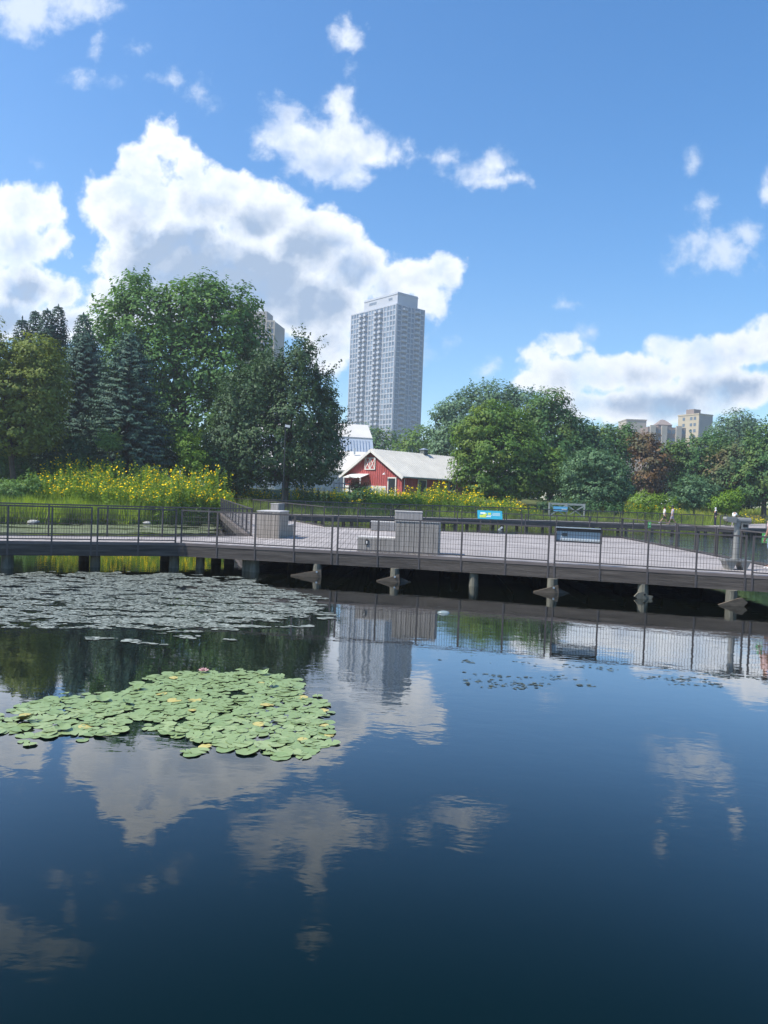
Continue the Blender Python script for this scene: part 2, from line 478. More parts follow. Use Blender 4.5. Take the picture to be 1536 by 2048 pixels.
fb = thing('boardwalk', (0, 64, 0), 'narrow far boardwalk on dark piles crossing the pond before the bank', 'boardwalk')
FF = [Vector((x, y, DECK)) for x, y in ((-9.75, 57.2), (-7.9, 58.2), (.86, 62.2), (9.73, 67.2), (15, 69.2), (19.4, 70.2), (24.2, 70.8), (33.2, 70.6))]
FBk = [Vector((x, y, DECK)) for x, y in ((34.6, 79.0), (31.2, 75.2), (24.2, 73.6), (19.2, 73.1), (14.3, 72.0), (9.0, 70.0), (0, 64.9), (-8.9, 60.9), (-13.18, 61.2))]
W_L = [Vector((-13.18, 61.2, DECK)), Vector((-5.1, 29.68, DECK))]
W_R = [Vector((-3.1, 40.0, DECK)), Vector((-5.75, 46.99, DECK)), Vector((-7.0, 50.6, DECK)), Vector((-9.75, 57.2, DECK))]
BR_N = [Vector((33.2, 70.6, DECK)), Vector((36.0, 72.4, DECK)), Vector((56, 103, DECK))]
BR_F = [Vector((53.4, 105, DECK)), Vector((34.6, 79.0, DECK))]
far_poly = FF[:-1] + BR_N + BR_F[:1] + FBk + [W_L[1], W_R[0]] + W_R[1:3]
MB().prism([p2(v) for v in far_poly], DECK - .05, DECK).build('planking', M['deck_y'], fb)
edge_run(fb, FF[:-1] + BR_N, 'edge_board', M['rim'], DECK - .12, DECK + .03, .05)
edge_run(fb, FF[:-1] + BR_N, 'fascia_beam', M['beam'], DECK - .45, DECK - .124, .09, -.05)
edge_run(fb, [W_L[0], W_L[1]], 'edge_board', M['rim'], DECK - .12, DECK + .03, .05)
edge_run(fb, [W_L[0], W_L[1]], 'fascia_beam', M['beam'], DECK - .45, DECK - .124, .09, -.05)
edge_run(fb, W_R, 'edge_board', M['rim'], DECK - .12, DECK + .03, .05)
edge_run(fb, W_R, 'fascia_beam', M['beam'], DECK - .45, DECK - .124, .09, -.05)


def along(pts, step, off=0.):
    out = []; acc = off
    for a, b in zip(pts, pts[1:]):
        l = (b - a).length
        while acc <= l:
            out.append((a.lerp(b, acc / l), (b - a).normalized())); acc += step
        acc -= l
    return out


for pts, ins in ((FF[:-1] + BR_N, .35), (W_L, .3), (W_R, .3)):
    for q, d in along(pts, 2.45, .8):
        n = Vector((-d.y, d.x, 0))
        w = q + n * ins
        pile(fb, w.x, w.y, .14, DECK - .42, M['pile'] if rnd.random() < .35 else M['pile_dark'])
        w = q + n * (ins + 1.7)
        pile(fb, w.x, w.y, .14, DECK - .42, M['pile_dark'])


# ------------------------------------------------------------------ railings
def railing(name, label, posts, z0, h=1.07, group=None, double=(), wires=True, drop=.0, pw=.05, gap=.09, vstep=.075, hstep=.155, wr=.0034, topw=.05, mid=True):
    """posts: points on the edge. One bay between each pair: top rail, bottom rail and a welded wire panel"""
    org = Vector((sum(p.x for p in posts) / len(posts), sum(p.y for p in posts) / len(posts), z0))
    t = thing(name, org, label, 'railing', group)
    for i, p in enumerate(posts):
        d = (posts[min(i + 1, len(posts) - 1)] - posts[max(i - 1, 0)]).normalized()
        offs = (-gap, gap) if i in double else (0,)
        for o in offs:
            q = p + d * o
            MB().box((q.x, q.y, z0 + (h - drop) / 2), (pw, pw, h + drop), math.atan2(d.y, d.x)).build('post', M['rail'], t)
    for i, (a, b) in enumerate(zip(posts, posts[1:])):
        d = (b - a).normalized()
        a2 = a + d * ((gap if i in double else 0) + pw / 2)
        b2 = b - d * ((gap if i + 1 in double else 0) + pw / 2)
        up = Vector((0, 0, 1))
        za, zb = Vector((a2.x, a2.y, z0 + h - .02)), Vector((b2.x, b2.y, z0 + h - .02))
        MB().beam(za, zb, topw, .045).build('top_rail', M['rail'], t)
        MB().beam(za - up * (h - .1), zb - up * (h - .1), .03, .035).build('bottom_rail', M['rail'], t)
        if wires:
            mb = MB(); l = (b2 - a2).length; n = max(2, int(l / vstep))
            for k in range(1, n):
                q = a2.lerp(b2, k / n)
                s_ = d * wr; n_ = Vector((-d.y, d.x, 0)) * wr
                vs = [Vector((q.x, q.y, z)) + o for z in (z0 + .1, z0 + h - .04) for o in (s_ * -1, n_ * -1, s_, n_)]
                mb.add(vs, [(0, 1, 5, 4), (1, 2, 6, 5), (2, 3, 7, 6), (3, 0, 4, 7)])
            zz = z0 + .1 + hstep
            nn = Vector((-d.y, d.x, 0)) * (wr * 1.6)
            while zz < z0 + h - .1:
                A, B = Vector((a2.x, a2.y, zz)) + nn, Vector((b2.x, b2.y, zz)) + nn
                uu = up * wr; hn = nn.normalized() * wr
                vs = [p + o for p in (A, B) for o in (uu * -1, hn * -1, uu, hn)]
                mb.add(vs, [(0, 1, 5, 4), (1, 2, 6, 5), (2, 3, 7, 6), (3, 0, 4, 7)])
                zz += hstep
            me = bpy.data.meshes.new('mesh_panel'); me.from_pydata(mb.v, [], mb.f)
            link_mesh('mesh_panel', me, M['wire'], t)
    return t


def front_pt(px):
    """point of the platform's front edge seen in column px"""
    for (a, b) in zip(FR, FR[1:]):
        lo, hi = 0., 1.
        def col(s):
            w = a.lerp(b, s) - Vector((0, 0, EYE)); return 768 + FOC * w.dot(RIGHT) / w.dot(FWD)
        if col(0) <= px <= col(1):
            for _ in range(40):
                m_ = (lo + hi) / 2
                if col(m_) < px: lo = m_
                else: hi = m_
            return a.lerp(b, lo)
    return None


cols = [16, 104, 189, 277, 357, 434, 510, 588, 669, 755, 838, 922, 1010, 1102, 1199, 1294, 1391, 1496]
posts = [FR[0].lerp(FR[1], .55), FR[0].lerp(FR[1], .78)] + [front_pt(c) for c in cols] + [FR[4].lerp(FR[5], .10), FR[4].lerp(FR[5], .25), FR[4].lerp(FR[5], .4)]
posts = [p + Vector((0, -.03, 0)) for p in posts]
railing('railing', 'nearest dark steel railing with wire mesh along the water side of the platform', posts, DECK,
        double=[2 + i for i, c in enumerate(cols) if c in (189, 357, 669, 1102, 1496)], drop=.42, hstep=.15, wr=.004)


def resample(pts, n):
    L_ = [0]
    for a, b in zip(pts, pts[1:]): L_.append(L_[-1] + (b - a).length)
    out = []
    for k in range(n + 1):
        s = L_[-1] * k / n
        for i in range(len(pts) - 1):
            if s <= L_[i + 1] + 1e-6:
                out.append(pts[i].lerp(pts[i + 1], (s - L_[i]) / (L_[i + 1] - L_[i]))); break
    return out


inset = lambda pts, v: [p + Vector(v) for p in pts]
railing('railing', 'dark mesh railing on the pond bank side of the left walkway', inset(resample([LEFT[3], LEFT[2], LEFT[1], LEFT[0]], 13), (0, -.06, 0)), DECK, double=(4, 8))
railing('railing', 'dark mesh railing along the back edge of the platform facing the red barn', resample([BACK[3], BACK[2]], 9), DECK, double=(3, 6))
railing('railing', 'dark railing on the right edge of the platform before the open water', inset(resample([BACK[2], BACK[1]], 8), (-.06, 0, 0)), DECK, double=(2, 4, 6), vstep=.3, wr=.003)
railing('railing', 'short railing leaving the platform at the right edge of the photo', inset(resample([BACK[1], BACK[0]], 5), (0, -.06, 0)), DECK)
railing('railing', 'railing on the left side of the walkway leading back toward the bank', resample([W_L[1], W_L[0]], 13), DECK, vstep=.2, wr=.003)
railing('railing', 'railing on the right side of the walkway leading back toward the bank', resample(W_R, 8), DECK, vstep=.2, wr=.003)
railing('railing', 'long near railing of the far boardwalk on the pond side', resample(FF[:-1] + [BR_N[0]], 20), DECK, double=(5, 10, 15))
railing('railing', 'long rear railing of the far boardwalk against the yellow flowers', resample(FBk[1:], 20), DECK, double=(5, 10, 15))
railing('railing', 'near railing of the ramp rising away at the far right', resample(BR_N[1:], 12), DECK, vstep=.15, wr=.003)
railing('railing', 'rear railing of the ramp rising away at the far right', resample(BR_F[::-1], 11), DECK, vstep=.15, wr=.003)


# ------------------------------------------------------------------ slatted seating units on the platform
def slat_box(x0, x1, y0, y1, z0, z1, step=.145, gap=.012, th=.03):
    mb = MB()
    def run(ax, lo, hi, fixed, sgn):
        n = max(1, round((hi - lo) / step)); w = (hi - lo) / n
        for k in range(n):
            c = lo + (k + .5) * w
            j = rnd.uniform(-.003, .003)
            if ax == 'x': mb.box((c, fixed - sgn * (th / 2) + j, (z0 + z1) / 2), (w - gap, th, z1 - z0))
            else: mb.box((fixed - sgn * (th / 2) + j, c, (z0 + z1) / 2), (th, w - gap, z1 - z0))
    run('x', x0, x1, y0, -1); run('x', x0, x1, y1, 1)
    run('y', y0 + th, y1 - th, x0, -1); run('y', y0 + th, y1 - th, x1, 1)
    mb.box(((x0 + x1) / 2, (y0 + y1) / 2, (z0 + z1) / 2), (x1 - x0 - 3 * th, y1 - y0 - 3 * th, z1 - z0 - .02))
    return mb


def seat_unit(loc, rz, label, warm=False, outlet=False, wb=1.17, wt=1.34, dep=.86):
    t = thing('seating_block', loc, label, 'bench', 'slatted seating blocks', rz)
    WORLD[t] = Vector((0, 0, 0))
    sm = M['slat_warm'] if warm else M['slat']
    slat_box(wb, wb + wt, 0, dep, .012, .985).build('tall_block', sm, t)
    MB().box((wb + wt / 2, dep / 2, 1.005), (wt + .03, dep + .03, .035)).build('tall_block_top', M['slat_cap'], t)
    slat_box(0, wb - .004, .0, dep - .1, .012, .43).build('low_bench', sm, t)
    mb = MB()
    for k in range(5): mb.box((wb / 2 - .016, .005 + (k + .5) * (dep - .1) / 5, .447), (wb + .02, (dep - .1) / 5 - .01, .034))
    mb.build('seat_boards', M['slat_cap'], t)
    if outlet:
        b = MB().box((.3, -.012, .3), (.085, .02, .17)).build('outlet_box', M['black'], t)
        MB().box((.3, -.024, .3), (.04, .006, .09)).build('outlet_cover', M['white'], b)
    return t


a = math.atan2(-.36, 2.49)
seat_unit((-.79, 23.83, DECK), a, 'stepped grey slatted seating block right behind the near railing, with a small outlet', outlet=True)
seat_unit((-.61, 38.0, DECK), 0, 'stepped slatted seating block farthest back at the rear railing of the platform')
seat_unit((-4.83 + .43, 31.3, DECK), math.radians(-98), 'brown slatted seating block by the left end of the platform, bench behind it', warm=True)
seat_unit((-6.4, 47.6, DECK), math.radians(-106), 'pale seating block partly hidden on the walkway behind the brown one', wb=.6, wt=.9, dep=.5)

# ------------------------------------------------------------------ panels and signs
q1, q2 = front_pt(1108), front_pt(1200)
d = (q2 - q1).normalized(); nn = Vector((-d.y, d.x, 0))
t = thing('information_panel', (q1 + q2) / 2, 'tilted information panel on the near railing, its pale back toward the water', 'sign')
for e in (q1, q2):
    MB().beam(e + Vector((0, 0, .62)) + nn * .06, e + Vector((0, 0, 1.06)) + nn * .06, .04, .05).build('bracket', M['rail'], t)
A, B = q1 + d * .02, q2 - d * .02
up = Vector((0, 0, 1))
MB().beam(A + up * .82 + nn * .03, B + up * .82 + nn * .03, .02, .30, nn * .1 + up).build('panel', M['panel_back'], t)
MB().beam(A + up * .655 + nn * .02, B + up * .655 + nn * .02, .05, .045).build('lower_rail', M['rail'], t)
MB().beam(A + up * .99 + nn * .05, B + up * .99 + nn * .05, .05, .09).build('upper_rail', M['rail'], t)
MB().beam(A + up * 1.055 - nn * .02, B + up * 1.055 - nn * .02, .16, .025).build('ledge', M['galv'], t)
c = A.lerp(B, .2) + up * .85 + nn * .012
MB().beam(c - d * .07, c + d * .07, .01, .09, nn * .1 + up).build('label_plate', M['label_grey'], t)

# teal board on the platform's back railing
q = at(980, 1030, 39.7)
t = thing('information_panel', (q.x, 39.85, DECK), 'bright teal information board on the rear railing of the platform', 'sign')
tilt = math.radians(35)
MB().box((q.x, 39.75, q.z), (1.28, .03, .52), 0, -tilt).build('panel', M['sign_blue'], t)
m3 = Matrix.Rotation(-tilt, 3, 'X')
def on_sign(mb, u, v, w, h, lift=.02):
    c = Vector((q.x, 39.75, q.z)) + m3 @ Vector((u, -lift, v)); mb.box(c, (w, .006, h), 0, -tilt)
mb = MB(); on_sign(mb, -.36, -.1, .34, .16); on_sign(mb, -.26, .03, .2, .12, .026); on_sign(mb, -.02, .06, .16, .13); mb.build('picture', M['sign_yel'], t)
mb = MB(); on_sign(mb, -.36, .08, .26, .1, .03); on_sign(mb, -.1, -.12, .3, .05); on_sign(mb, -.02, -.04, .22, .03)
for k in range(3): on_sign(mb, .33, .1 - k * .07, .4, .022)
mb.build('print', M['sign_white'], t)
for s in (-.45, .45): MB().box((q.x + s, 39.9, DECK + .5), (.05, .05, .99)).build('leg', M['rail'], t)

# small blue board by the white gate
q = at(1121, 1018, 76)
t = thing('information_panel', (q.x, 76, zland(q.x, 76)), 'small pale blue board standing before the white gate', 'sign')
MB().box((q.x, 76, q.z), (1.4, .04, .5), 0, -.4).build('panel', M['sign_lblue'], t)
MB().box((q.x + .35, 75.93, q.z - .05), (.5, .01, .16), 0, -.4).build('print', M['sign_white'], t)
for s in (-.5, .5): MB().box((q.x + s, 76.06, (q.z + zland(q.x, 76)) / 2 - .05), (.07, .05, q.z - zland(q.x, 76) + .3)).build('leg', M['rail'], t)


def plaque(px, py, Y, w, h, label):
    q = at(px, py, Y)
    t = thing('trail_sign', (q.x, q.y, q.z - h / 2), label, 'sign', 'green trail plaques')
    MB().box((q.x, q.y, q.z), (w, .015, h)).build('plate', M['sign_green'], t)
    mb = MB(); mb.box((q.x, q.y - .012, q.z + h * .18), (w * .4, .006, h * .28)); mb.box((q.x, q.y - .012, q.z - h * .25), (w * .6, .006, h * .08)); mb.build('symbol', M['sign_white'], t)


plaque(1299, 1050, 36.4, .14, .30, 'small green trail plaque on the right railing left of the walkers')
plaque(1530, 1076, 23.75, .18, .30, 'green trail plaque at the extreme right edge of the photo')

# ------------------------------------------------------------------ viewing scope
q = P(1470, 1139, DECK)
t = thing('viewing_scope', q, 'grey viewing telescope on a post with a trapezoid footplate at the right of the platform', 'telescope')
bx = q.x
mb = MB(); mb.box((bx, q.y, DECK + .27), (.8, .5, .035)); mb.build('base_plate', M['scope'], t)
for s in (-1, 1):
    mb = MB(); mb.extrude([(bx + s * .36, q.y - .21, DECK + .25), (bx + s * .05, q.y - .21, DECK + .25), (bx + s * .15, q.y - .21, DECK + .002), (bx + s * .24, q.y - .21, DECK + .002)], (0, .42, 0)); mb.build('foot', M['scope'], t)
MB().tube([(bx, q.y, DECK + .288), (bx, q.y, DECK + .32), (bx, q.y, DECK + .325), (bx, q.y, DECK + 1.26)], [.14, .14, .088, .08], 16).build('post', M['scope'], t)
yk = MB().box((bx, q.y, DECK + 1.32), (.13, .14, .13)).build('yoke', M['scope'], t)
mb = MB()
mb.tube([(bx - .10, q.y, DECK + 1.44), (bx + .37, q.y, DECK + 1.425)], [.085, .10], 14)
mb.extrude([(bx - .38, q.y - .12, DECK + 1.47), (bx - .3, q.y - .12, DECK + 1.40), (bx - .08, q.y - .12, DECK + 1.36), (bx - .05, q.y - .12, DECK + 1.53), (bx - .36, q.y - .12, DECK + 1.53)], (0, .24, 0))
bd = mb.build('scope_body', M['scope'], t)
MB().tube([(bx + .372, q.y, DECK + 1.425), (bx + .385, q.y, DECK + 1.424)], .082, 14).build('lens', M['glass_dark'], bd)
b = MB().box((bx + .19, q.y - .02, DECK + 1.28), (.2, .16, .16)).build('coin_box', M['scope'], t)
MB().box((bx + .19, q.y - .105, DECK + 1.29), (.13, .012, .08)).build('coin_plate', M['black'], b)
mb = MB(); mb.tube([(bx - .3, q.y - .05, DECK + 1.39), (bx - .38, q.y - .05, DECK + 1.28), (bx - .2, q.y - .05, DECK + 1.27)], .013, 6); mb.build('handle', M['black'], t)

# ------------------------------------------------------------------ far small things on the bank
q = at(571, 975, 64)
t = thing('street_lamp', (q.x, 66, zland(q.x, 66)), 'thin dark pole with a white camera head before the dark maple', 'lamp post')
top = at(571, 856, 66); bz = zland(q.x, 66)
MB().tube([(top.x, 66, bz - .2), (top.x, 66, top.z)], [.075, .05], 8).build('pole', M['lamp_pole'], t)
h = MB().box((top.x + .18, 66, top.z + .16), (.42, .22, .2), 0, 0, .15).build('lamp_head', M['white'], t)
MB().box((top.x + .0, 66, top.z + .08), (.3, .12, .1)).build('bracket', M['lamp_pole'], t)

a, b = at(1098, 1028, 80), at(1168, 1030, 80)
zg = zland(16, 80)
t = thing('gate', ((a.x + b.x) / 2, 80, zg), 'weathered white wooden gate with crossed rails under the dark trees', 'gate')
ht = at(1130, 1006, 80).z - zg
for k in range(3):
    x = a.x + (b.x - a.x) * k / 2
    MB().box((x, 80, zg + ht / 2 - .1), (.14, .14, ht + .2)).build('post', M['old_white'], t)
for k in range(2):
    x0, x1 = a.x + (b.x - a.x) * k / 2 + .07, a.x + (b.x - a.x) * (k + 1) / 2 - .07
    for z in (.35, ht - .12): MB().box(((x0 + x1) / 2, 80, zg + z), (x1 - x0, .06, .2)).build('rail', M['old_white'], t)
    MB().beam((x0, 79.98, zg + .45), (x1, 79.98, zg + ht - .25), .05, .12, (0, 0, 1)).build('cross_brace', M['old_white'], t)
    MB().beam((x0, 80.04, zg + ht - .25), (x1, 80.04, zg + .45), .05, .12, (0, 0, 1)).build('cross_brace', M['old_white'], t)
# pale picket fence far left of the barn
a, b = at(668, 968, 88), at(700, 970, 88); zg = zland(-3, 88)
t = thing('fence', ((a.x + b.x) / 2, 88, zg), 'short run of grey post and rail fence left of the red barn', 'fence')
for k in range(4): MB().box((a.x + (b.x - a.x) * k / 3, 88, zg + .9), (.12, .12, 2.0)).build('post', M['old_white'], t)
for z in (.7, 1.2, 1.7): MB().box(((a.x + b.x) / 2, 87.9, zg + z), (b.x - a.x, .05, .12)).build('rail', M['old_white'], t)
for px, w, hgt, lab in ((1283, 1.9, 1.5, 'white canopy tent left of the brown tree, behind the yellow bush'), (1338, 1.5, 1.4, 'white canopy tent right under the brown tree, behind the yellow bush')):
    q = at(px, 992, 96); zg = zland(q.x, 96)
    t = thing('canopy_tent', (q.x, 96, zg), lab, 'tent', 'white tents under the trees')
    r = MB(); z0 = zg + hgt
    r.add([(q.x - w / 2, 95, z0), (q.x + w / 2, 95, z0), (q.x + w / 2, 97, z0), (q.x - w / 2, 97, z0), (q.x, 96, z0 + .9)], [(0, 1, 4), (1, 2, 4), (2, 3, 4), (3, 0, 4), (3, 2, 1, 0)])
    r.build('canopy', M['white'], t)
    for sx in (-1, 1):
        for sy in (-.9, .9): MB().box((q.x + sx * w * .46, 96 + sy, zg + hgt / 2), (.06, .06, hgt)).build('leg', M['galv'], t)
for px, py, r, lab in ((66, 1044, .38, 'pale rock on the left bank under the grass'), (293, 1046, .3, 'small pale rock by the waterline on the left bank')):
    q = P(px, py, .1)
    bm = bmesh.new(); bmesh.ops.create_icosphere(bm, subdivisions=2, radius=r)
    for v in bm.verts:
        k = 1 + .35 * mnoise.noise(v.co * 2.4 + Vector((px, 0, 0))); v.co = Vector((v.co.x * k, v.co.y * k * .7, v.co.z * k * .38))
    me = bpy.data.meshes.new('rock'); bm.to_mesh(me); bm.free()
    o = link_mesh('rock', me, M['rock']); o.location = q; tag(o, lab, 'rock', 'rocks on the bank')
q = P(888, 1226, 0)
bm = bmesh.new(); bmesh.ops.create_uvsphere(bm, u_segments=16, v_segments=8, radius=.145)
for v in bm.verts:
    k = 1 + .2 * mnoise.noise(v.co * 9); v.co = Vector((v.co.x * k, v.co.y * k * .8, max(-.02, v.co.z * k * .36)))
me = bpy.data.meshes.new('floating_bag'); bm.to_mesh(me); bm.free()
me.polygons.foreach_set('use_smooth', [True] * len(me.polygons))
o = link_mesh('floating_bag', me, pm('pale_plastic', (.22, .27, .27), .25, .1, 8)); o.location = q
tag(o, 'pale rounded lump floating in the dark water before the platform', 'bag')
a, b = at(990, 1066, 66), at(1005, 1054, 66)
o = MB().beam(a, b, .09, .14).build('plank', M['white'], org=a); tag(o, 'pale plank leaning under the far boardwalk', 'plank')

# ------------------------------------------------------------------ buildings
def box_mesh(name, w, d, h):
    """pane centred in x and z, back at y=0, standing out to -y"""
    return MB().box((0, -d / 2, 0), (w, d, h)).mesh(name)


class Facade:
    """a building with local x along its front (front at y=0, facing -y) and local y along its left side (side at x=0)"""
    def __init__(s, name, label, C, rz, w, l, z0, H, wallmat, cat='building'):
        s.t = thing(name, (C[0], C[1], z0), label, cat, None, rz); WORLD[s.t] = Vector((0, 0, 0))
        s.w, s.l, s.H = w, l, H
        MB().box((w / 2, l / 2, H / 2 - 1), (w, l, H + 2)).build('wall', wallmat, s.t)
        s.jobs = {}

    def put(s, key, face, u, z, pri=0): s.jobs.setdefault(key, []).append((face, u, z, pri))

    def flush(s, protos, cap=100):
        """the nearest `cap` of each name become parts, the rest one mesh"""
        byname = {}
        for key, lst in s.jobs.items():
            for j in lst: byname.setdefault(protos[key][0], []).append((key,) + j)
        for nm, lst in byname.items():
            lst.sort(key=lambda j: -j[4])
            for key, face, u, z, pri in lst[:cap]:
                o = bpy.data.objects.new(nm, protos[key][1]); COL.objects.link(o); o.parent = s.t
                if face == 'f': o.location = (u, 0, z)
                else: o.location = (0, u, z); o.rotation_euler.z = -PI / 2
            rest = lst[cap:]
            if rest:
                V, F, mi, mats = [], [], [], []
                for key, face, u, z, pri in rest:
                    me = protos[key][1]; b = len(V)
                    for v in me.vertices:
                        x, y, zz = v.co
                        V.append((u + x, y, z + zz) if face == 'f' else (y, u - x, z + zz))
                    if me.materials[0] not in mats: mats.append(me.materials[0])
                    for p in me.polygons:
                        F.append(tuple(b + i for i in p.vertices)); mi.append(mats.index(me.materials[0]))
                me = bpy.data.meshes.new(nm); me.from_pydata(V, [], F)
                for m_ in mats: me.materials.append(m_)
                me.polygons.foreach_set('material_index', mi)
                o = bpy.data.objects.new(nm, me); COL.objects.link(o); o.parent = s.t; tag(o, kind='stuff')


def with_mat(me, m): me.materials.append(m); return me


# --- the tall apartment tower
rzT = math.atan2(.64, .77)
nf, fh = 37, 2.87
HT = nf * fh
tw = Facade('apartment_tower', 'tall grey blue apartment tower with balcony stacks rising over the barn', (2.6, 425), rzT, 21, 41, 1.6, HT, M['concrete'], 'tower')
protos = {
    'w': ('window', with_mat(box_mesh('window', 1.75, .1, 1.75), M['pane'])),
    'wl': ('window', with_mat(box_mesh('window', 1.75, .1, 1.75), M['pane_l'])),
    'ww': ('window', with_mat(box_mesh('window', 2.0, .1, 2.0), M['pane'])),
    'd': ('balcony_door', with_mat(box_mesh('balcony_door', 5.2, .1, 2.1), M['pane'])),
    'd2': ('balcony_door', with_mat(box_mesh('balcony_door', 3.2, .1, 2.1), M['pane'])),
}
def balcony(wd, dp):
    mb = MB(); h = wd / 2
    prof = [(-h, -.0), (-h * .62, -dp), (h * .62, -dp), (h, -.0)]
    mb.prism(prof, 0, .22)
    for a, b in zip(prof, prof[1:]): mb.beam((a[0], a[1], .72), (b[0], b[1], .72), .12, .95)
    return with_mat(mb.mesh('balcony'), M['concrete2'])
protos['b'] = ('balcony', balcony(3.5, 1.5)); protos['b2'] = ('balcony', balcony(4.4, 1.5))
Ls_w = [1.5, 3.9, 6.6, 9.0, 20.6, 22.9, 34.4, 36.9, 39.4]
Ls_b = [13.2, 17.2, 26.9, 31.0]
Rs_w = [2.3, 9.4, 12.0, 18.9]
Rs_b = [5.9, 15.4]
for k in range(nf):
    z = (k + .5) * fh
    for u in Ls_w: tw.put('wl' if rnd.random() < .35 else 'w', 's', u, z, k - u * .1)
    for u in Rs_w: tw.put('ww', 'f', u, z, k - u * .1)
    for u in Ls_b:
        tw.put('d2', 's', u, z, k); tw.put('b', 's', u, k * fh, k - u * .1)
    for u in Rs_b:
        tw.put('d2', 'f', u, z, k); tw.put('b2', 'f', u, k * fh, k + 2)
tw.flush(protos)
# the concrete frame: piers and floor bands standing proud of the glass line
mb = MB()
for u in (.25, 2.7, 5.25, 7.8, 10.6, 19.3, 21.75, 24.4, 33.1, 35.6, 38.1, 40.75): mb.box((-.16, u, HT / 2), (.32, .5, HT))
for u in (.25, 3.7, 8.1, 10.7, 13.3, 17.6, 20.75): mb.box((u, -.16, HT / 2), (.5, .32, HT))
for k in range(nf + 1):
    z = k * fh
    mb.box((-.1, 20.5, z), (.2, 41.0, .62)); mb.box((10.5, -.1, z), (21.0, .2, .62))
mb.build('frame', M['concrete2'], tw.t)
ph = MB().prism([(1.5, 1.2), (16.5, 1.2), (16.5, 31), (1.5, 31)], HT, HT + 7.2).build('penthouse', M['concrete2'], tw.t)
MB().box((9, 16.1, HT + 6.2), (15.5, 30.3, .35)).build('parapet_band', M['concrete2'], ph)
for u0, n in ((6, 4), (20, 8)):
    for k in range(n): MB().box((1.47, u0 + k * .85, HT + 4.0), (.1, .5, 1.5)).build('vent', M['pane'], ph)
MB().box((10.5, 20.5, HT + .16), (20.9, 40.9, .3)).build('roof', M['concrete2'], tw.t)

# --- second tower half hidden by the cottonwood
A, B = at(478, 640, 350), at(552, 645, 350)
f2 = Facade('apartment_tower', 'beige grey tower mostly hidden behind the big cottonwood', (A.x, 350), math.radians(-9), (B.x - A.x) * 1.0, 16, 1.6, B.z - 1.6, M['conc_grey'], 'tower')
pr = {'w': ('window', with_mat(box_mesh('window', .85, .1, 2.1), M['pane'])), 'f': ('window', with_mat(box_mesh('window', .85, .1, 1.6), M['pane']))}
n2 = 26; fh2 = f2.H / n2
for k in range(8, n2 - 1):
    for c in range(9):
        if c > 2: f2.put('w', 'f', .9 + c * (f2.w - 1.8) / 8, (k + .5) * fh2, k + c)
f2.flush(pr)
mb = MB()
for k in range(n2 + 1): mb.box((f2.w / 2, -.12, k * fh2), (f2.w, .24, .7))
for c in range(10): mb.box((.02 + c * (f2.w - .04) / 9, -.2, f2.H / 2), (.5, .4, f2.H))
mb.build('frame', M['conc_tan'], f2.t)
zt = at(530, 623, 350).z - 1.6
MB().box((f2.w * .42, 6, (f2.H + zt) / 2), (f2.w * .66, 9, zt - f2.H)).build('penthouse', M['conc_grey'], f2.t)

# --- right hand skyline
Yb = 360
C = at(1398, 830, Yb); Lf = at(1360, 832, Yb + 12)
zt = at(1398, 829, Yb).z - 2
ang = math.radians(28)
f3 = Facade('apartment_building', 'yellow brick slab block with a rooftop box, tallest on the right skyline', (C.x, Yb), ang, 9.4, 12, 2, zt, M['conc_yel'])
pr = {'w': ('window', with_mat(box_mesh('window', 1.5, .1, 1.6), M['pane'])), 's': ('window', with_mat(box_mesh('window', 1.3, .1, 1.4), M['pane']))}
nfl = 15; fh3 = zt / nfl
for k in range(4, nfl):
    for c in range(4): f3.put('w', 'f', 1.3 + c * 2.25, (k + .45) * fh3, k)
    for u in (2.2, 4.3, 8.6): f3.put('s', 's', u, (k + .45) * fh3, k)
f3.flush(pr)
MB().box((4.7, -.08, zt / 2), (9.2, .16, zt - 1)).build('side_cladding', M['conc_grey'], f3.t)
MB().box((4.7, 6, zt + .3), (9.8, 12.4, .6)).build('parapet', M['conc_yel'], f3.t)
z5 = at(1388, 816, Yb).z - 2
MB().box((3.2, 6, (zt + .6 + z5) / 2), (4.6, 4.5, z5 - zt - .6)).build('rooftop_box', M['conc_old'], f3.t)
A, B = at(1296, 853, 340), at(1372, 856, 340)
zt = A.z - 2
f4 = Facade('apartment_building', 'old brownstone block with a small hipped tower on the skyline, left of the yellow slab', (A.x, 340), 0, B.x - A.x, 14, 2, zt, M['conc_old'])
for k in range(6, 10):
    for c in range(8): f4.put('w', 'f', 1.2 + c * (f4.w - 2.4) / 7, (k + .45) * zt / 10, k)
f4.flush(pr)
mb = MB()
for c in (.12, .42, .8): mb.box((f4.w * c, -.5, zt * .5), (2.4, 1.0, zt + 1.2))
mb.build('bay', M['conc_tan'], f4.t)
za = at(1330, 849, 340).z - 2; zb = at(1330, 837, 340).z - 2
x0 = f4.w * .30; x1 = f4.w * .66
MB().box(((x0 + x1) / 2, 5, (zt + za) / 2), (x1 - x0, 7, za - zt)).build('roof_tower', M['conc_old'], f4.t)
mb = MB(); mb.add([(x0 - .3, 1.2, za), (x1 + .3, 1.2, za), (x1 + .3, 8.8, za), (x0 - .3, 8.8, za), ((x0 + x1) / 2 - .8, 5, zb), ((x0 + x1) / 2 + .8, 5, zb)], [(0, 1, 5, 4), (1, 2, 5), (2, 3, 4, 5), (3, 0, 4), (3, 2, 1, 0)])
mb.build('roof', M['conc_old'], f4.t)
A, B = at(1253, 840, 350), at(1293, 842, 350)
zt = A.z - 2
f5 = Facade('apartment_building', 'plain tan block farthest left of the right skyline group', (A.x, 350), 0, B.x - A.x, 12, 2, zt, M['conc_tan'])
for k in range(7, 10):
    for c in range(3): f5.put('w', 'f', 1.6 + c * (f5.w - 3.2) / 2, (k + .2) * zt / 11.5, k)
